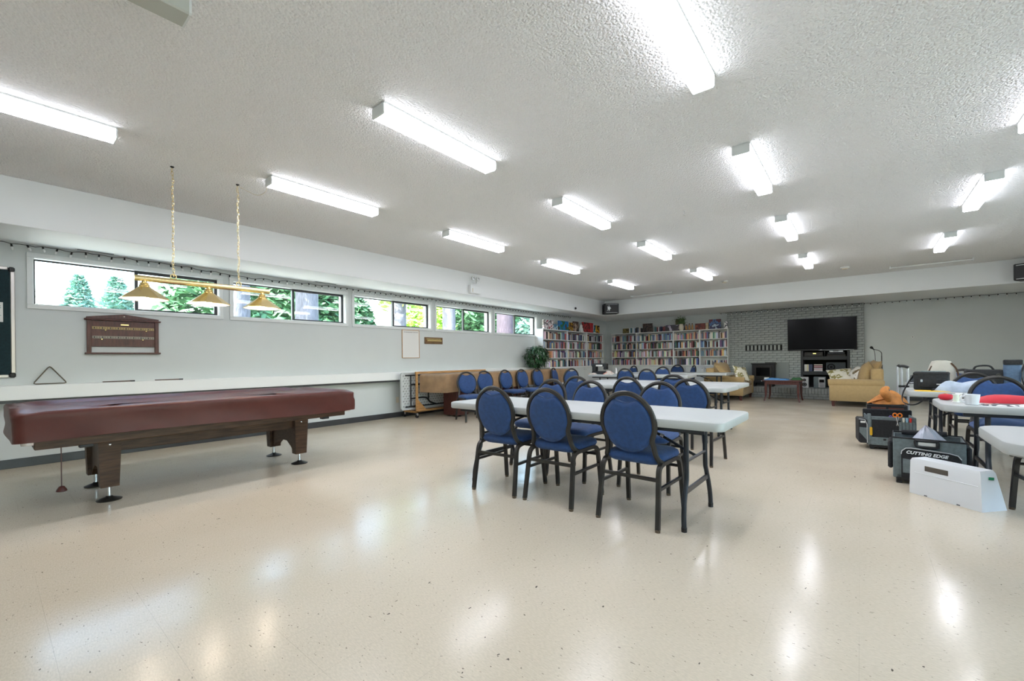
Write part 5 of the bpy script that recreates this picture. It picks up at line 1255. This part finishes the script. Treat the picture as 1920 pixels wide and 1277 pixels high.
for x in (.33, .37, .43): part('handle_tube', MB().tube([(x, .36, .08), (x - .005, .345, .98)], .0125, 8), M_alu, t)
part('handle_grip', MB().tube(smooth_path([(.325, .345, 1.0), (.345, .345, .985), (.39, .345, .985), (.435, .345, .965)], 3), .019, 8), M_black, t); part('handle_lock', MB().cbox(.33, .44, .335, .375, .70, .73, .006), M_black, t, 0)
b = MB()
def bagf(u, v):
    a = 2 * pi * v; q = u
    r_ = .15 * (1 - q) ** .55 * (1 + .18 * sin(3 * a + 1) + .10 * sin(5 * a + 4 * q)) + .012
    return (r_ * cos(a) * 1.15 + .035 * q, r_ * sin(a) * .85, .005 + .17 * q + .012 * sin(4 * a) * q)
b.grid(bagf, 12, 28)
single('orange_cloth_bag', b, M_orange, 'slumped orange cloth bag on top of the dark crate', 'bag', smooth=70, loc=(.26, 7.60, .485))
t = thing('orange_sleeve', 'folded upright orange cloth peak on the dark crate', 'cloth', (.26, 7.50, .53))
part('fold', MB().tube(smooth_path([(.02, 0, 0), (.01, -.02, .06), (-.02, -.02, .12), (-.005, 0, .165), (.03, .01, .17)], 4), [.03, .034, .038, .044, .05, .054, .056, .055, .052, .048, .044, .04, .036, .032, .028, .022, .012], 10), M_orange, t, 60)
part('strap', MB().tube(smooth_path([(-.03, 0, .03), (-.12, -.02, .0), (-.20, -.03, -.03)], 4), .012, 6, rz=.02), M_orange, t, 60)
# white moulded sewing machine case
import_dir = Vector((.662 - .302, 4.507 - 4.825, 0)); ang = math.atan2(import_dir.y, import_dir.x)
t = thing('machine_case', 'white moulded machine case lid with handle slot and green tape', 'case', (.302, 4.825, 0), ang)
Lc, Dc, Hc = .485, .225, .290
bt = [(0, 0), (Lc, 0), (Lc, Dc), (0, Dc)]
def csec(k):
    ins = .010 * k; return [(ins * .9, .004 * k, Hc * k), (Lc - ins, .004 * k, Hc * k), (Lc - ins * 2.0, Dc - .075 * k, Hc * k), (ins * .6, Dc - .075 * k, Hc * k)]
rings = [csec(0), csec(.5), csec(.93), [(x + (.008 if x < .2 else -.008), y + (.006 if y < .1 else -.006), Hc) for x, y, _ in csec(1)]]
part('shell', MB().loft(rings), M_case, t, 25)
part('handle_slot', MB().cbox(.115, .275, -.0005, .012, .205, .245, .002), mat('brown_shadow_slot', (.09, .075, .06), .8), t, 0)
part('moulded_step', MB().cbox(.04, .46, -.0015, .01, .175, .181, .001), M_case, t, 0)
part('green_tape', MB().box(-.024, .024, -.0005, .0008, -.010, .010, Matrix.Translation((Lc - .006, .095, .235)) @ Matrix.Rotation(pi / 2, 4, 'Z') @ Matrix.Rotation(.12, 4, 'Y')), mat('green_tape', (.01, .30, .12), .5), t, 0)
for x in (.11, .33): part('catch', MB().cbox(x, x + .022, -.002, .01, .004, .011, .001), M_black, t, 0)
part('top_recess', MB().cbox(.36, .43, .04, .10, Hc - .004, Hc + .0008, .001), M_trim, t, 0)

# ------------------------------------------------------------------ things on the right tables
Z = TH
t = thing('mug', 'white mug near the front corner of the right table', 'mug', (.68, 4.93, Z), R(200))
part('cup', MB().lathe([(.034, 0), (.038, .004), (.044, .05), (.047, .082), (.044, .082), (.040, .05), (.032, .008), (.001, .007)], 20, cap=False), M_case, t)
part('handle', MB().tube(smooth_path([(.042, 0, .066), (.066, 0, .064), (.070, 0, .042), (.058, 0, .022), (.042, 0, .020)], 4), .006, 8), M_case, t)
t = thing('pincushion', 'red tomato pincushion on the corner of the mug table', 'pincushion', (.575, 5.32, Z)); part('cushion', MB().lathe([(.012, 0), (.038, .006), (.050, .026), (.042, .046), (.018, .054), (.002, .050)], 16), M_red, t, 60); part('topper', MB().lathe([(.014, .051), (.010, .060), (.002, .062)], 8), M_pine, t)
for k, (x, y, col, lb) in enumerate(((.612, 5.10, (.72, .76, .62), 'pale green spool beside the mug'), (.645, 5.22, (.70, .66, .56), 'cream spool behind the mug'))):
    t = thing('thread_spool', lb, 'spool', (x, y, Z), 0, 'thread spools'); m_ = mat('thread%d' % k, col, .7)
    part('thread', MB().lathe([(.016, .008), (.018, .03), (.016, .062)], 14), m_, t); part('flange', MB().lathe([(.022, 0), (.022, .008)], 14), M_paper, t); part('flange', MB().lathe([(.022, .062), (.022, .07)], 14), M_paper, t)
cloth('red_cloth', 'bright red folded cloth on the mug table', 'cloth', M_red, .98, 5.25, Z, .50, .26, .085, 21, R(-8))
cloth('grey_wrap', 'grey padded glove lying over the red cloth', 'cloth', mat('grey_padded', (.16, .17, .17), .8), 1.18, 5.02, Z, .38, .18, .12, 22, R(10))
cloth('dark_scraps', 'dark and white fabric scraps along the front of the mug table', 'fabric', art_mat('scraps', (.03, .04, .07), [(.70, .68, .66), (.05, .05, .06), (.45, .25, .2)], 23), .92, 4.95, Z, .36, .12, .02, 23)
t = thing('lunch_bag', 'black insulated lunch bag with strap hanging over the table end', 'bag', (.615, 6.78, Z), R(-8))
slab(b := MB(), -.14, .15, -.09, .10, 0, .19, .03, .012); part('body', b, M_blackfab, t, 40); part('lid', MB().cbox(-.142, .152, -.092, .102, .165, .205, .012), M_blackfab, t, 0)
part('silver_edge', MB().cbox(-.08, .12, -.06, .08, .203, .212, .004), M_grey, t, 0); part('front_pocket', MB().cbox(-.10, .12, -.106, -.088, .03, .13, .008), M_blackfab, t, 0); part('label', MB().cbox(.05, .09, -.1085, -.105, .065, .075, .001), M_paper, t, 0); part('clip', MB().cbox(-.08, -.06, -.112, -.104, .09, .12, .003), M_chrome, t, 0)
part('strap', MB().tube(smooth_path([(-.14, 0, .17), (-.19, -.10, .06), (-.22, -.24, -.05), (-.20, -.36, -.13), (-.10, -.40, -.14), (-.01, -.36, -.05), (.03, -.24, .02), (.06, -.12, .01)], 5), .012, 6, rz=.004), M_black, t)
cloth('yellow_mat', 'yellow cutting mat edge under the lunch bag', 'mat', mat('yellow_mat', (.80, .50, .02), .5), .60, 6.54, Z, .26, .18, .010, 24)
cloth('rolled_cloth', 'pale blue-white rolled cloth beside the lunch bag', 'cloth', mat('pale_blue_cloth', (.44, .52, .62), .75, noise=.12, nscale=25), .86, 6.58, Z, .40, .30, .20, 25, R(-25), 16)
t = thing('tote_bag', 'off-white canvas tote bag on the far right table', 'bag', (.87, 8.42, Z)); b = MB()
rgx = lambda k, z: [(x * k, y * (.9 if z < .2 else .6), z) for x, y in rrect(-.15, .15, -.08, .08, .05, 4)]
b.loft([rgx(.95, 0), rgx(1.02, .06), rgx(.92, .18), rgx(.74, .27), rgx(.62, .305), rgx(.3, .315)]); part('body', b, mat('canvas', (.50, .48, .42), .85, noise=.1), t, 60)
part('strap', MB().tube(smooth_path([(.09, -.05, .28), (.14, -.06, .20), (.16, -.07, .09), (.15, -.08, .02)], 4), .012, 6, rz=.005), M_walnut, t); part('strap', MB().tube(smooth_path([(-.10, -.05, .24), (-.14, -.07, .12), (-.13, -.09, .02)], 4), .010, 6, rz=.005), M_walnut, t)
t = thing('red_tin', 'small red and dark tin beyond the lunch bag', 'tin', (.60, 8.30, Z)); part('body', MB().cbox(-.05, .05, -.04, .04, 0, .10, .008), M_red, t, 0); part('lid', MB().cbox(-.052, -.02, -.042, .042, .0, .11, .006), M_greyd, t, 0)
t = thing('flat_case', 'flat black case on the left end of the far right table', 'case', (.63, 8.18, Z)); part('body', MB().cbox(-.12, .16, -.06, .05, 0, .032, .008), M_blackfab, t, 0); part('zip', MB().tube([(-.12, -.062, .016), (.16, -.062, .016)], .003, 5), M_chrome, t)
t = thing('camera_bag', 'black camera bag with clips behind the row of chairs', 'bag', (1.22, 8.15, Z)); slab(b := MB(), -.16, .18, -.10, .10, 0, .20, .05, .02); part('body', b, M_blackfab, t, 50); part('handle', MB().tube(smooth_path([(-.08, 0, .19), (-.05, 0, .24), (.06, 0, .245), (.10, 0, .19)], 4), .012, 6), M_blackfab, t); part('clip', MB().lathe([(.022, 0), (.02, .012)], 10, Matrix.Translation((.12, -.105, .13)) @ Matrix.Rotation(pi / 2, 4, 'X')), M_charcoal, t)
t = thing('denim_pouch', 'blue denim pouch leaning on the dark backpack', 'pouch', (1.46, 8.10, Z)); b = MB(); slab(b, -.075, .075, -.04, .04, 0, .31, .03, .012, Matrix.Rotation(R(10), 4, 'X')); part('body', b, mat('denim', (.10, .16, .26), .85, noise=.15, nscale=30), t, 50); part('flap', MB().cbox(-.08, .08, -.10, -.045, .26, .325, .01), M_blackfab, t, 0)
t = thing('backpack', 'dark backpack at the right edge behind the chairs', 'backpack', (1.78, 8.18, Z)); b = MB()
rg2 = lambda k, z: [(x * k, y * k, z) for x, y in rrect(-.21, .21, -.12, .12, .07, 4)]
b.loft([rg2(.95, 0), rg2(1.02, .08), rg2(1.0, .22), rg2(.88, .29), rg2(.55, .325)]); part('body', b, M_blackfab, t, 60); part('strap', MB().tube(smooth_path([(-.16, -.10, .28), (-.24, -.16, .16), (-.22, -.15, .04)], 4), .018, 6, rz=.006), M_greyd, t); part('pocket', MB().cbox(-.14, .14, -.16, -.10, .03, .17, .02), M_greyd, t, 0)
single('green_strip', MB().cbox(-.05, .05, -.008, .008, 0, .012, .003), mat('green_plastic', (.02, .25, .14), .5), 'short green ruler lying behind the pale rolled cloth', 'ruler', smooth=0, loc=(.88, 6.98, Z), rz=R(40))
cloth('blue_jacket', 'dark blue jacket heaped on the chair seat under the mug table', 'jacket', mat('jacket_blue', (.02, .05, .12), .8), 1.03, 5.90, .49, .34, .30, .10, 27)
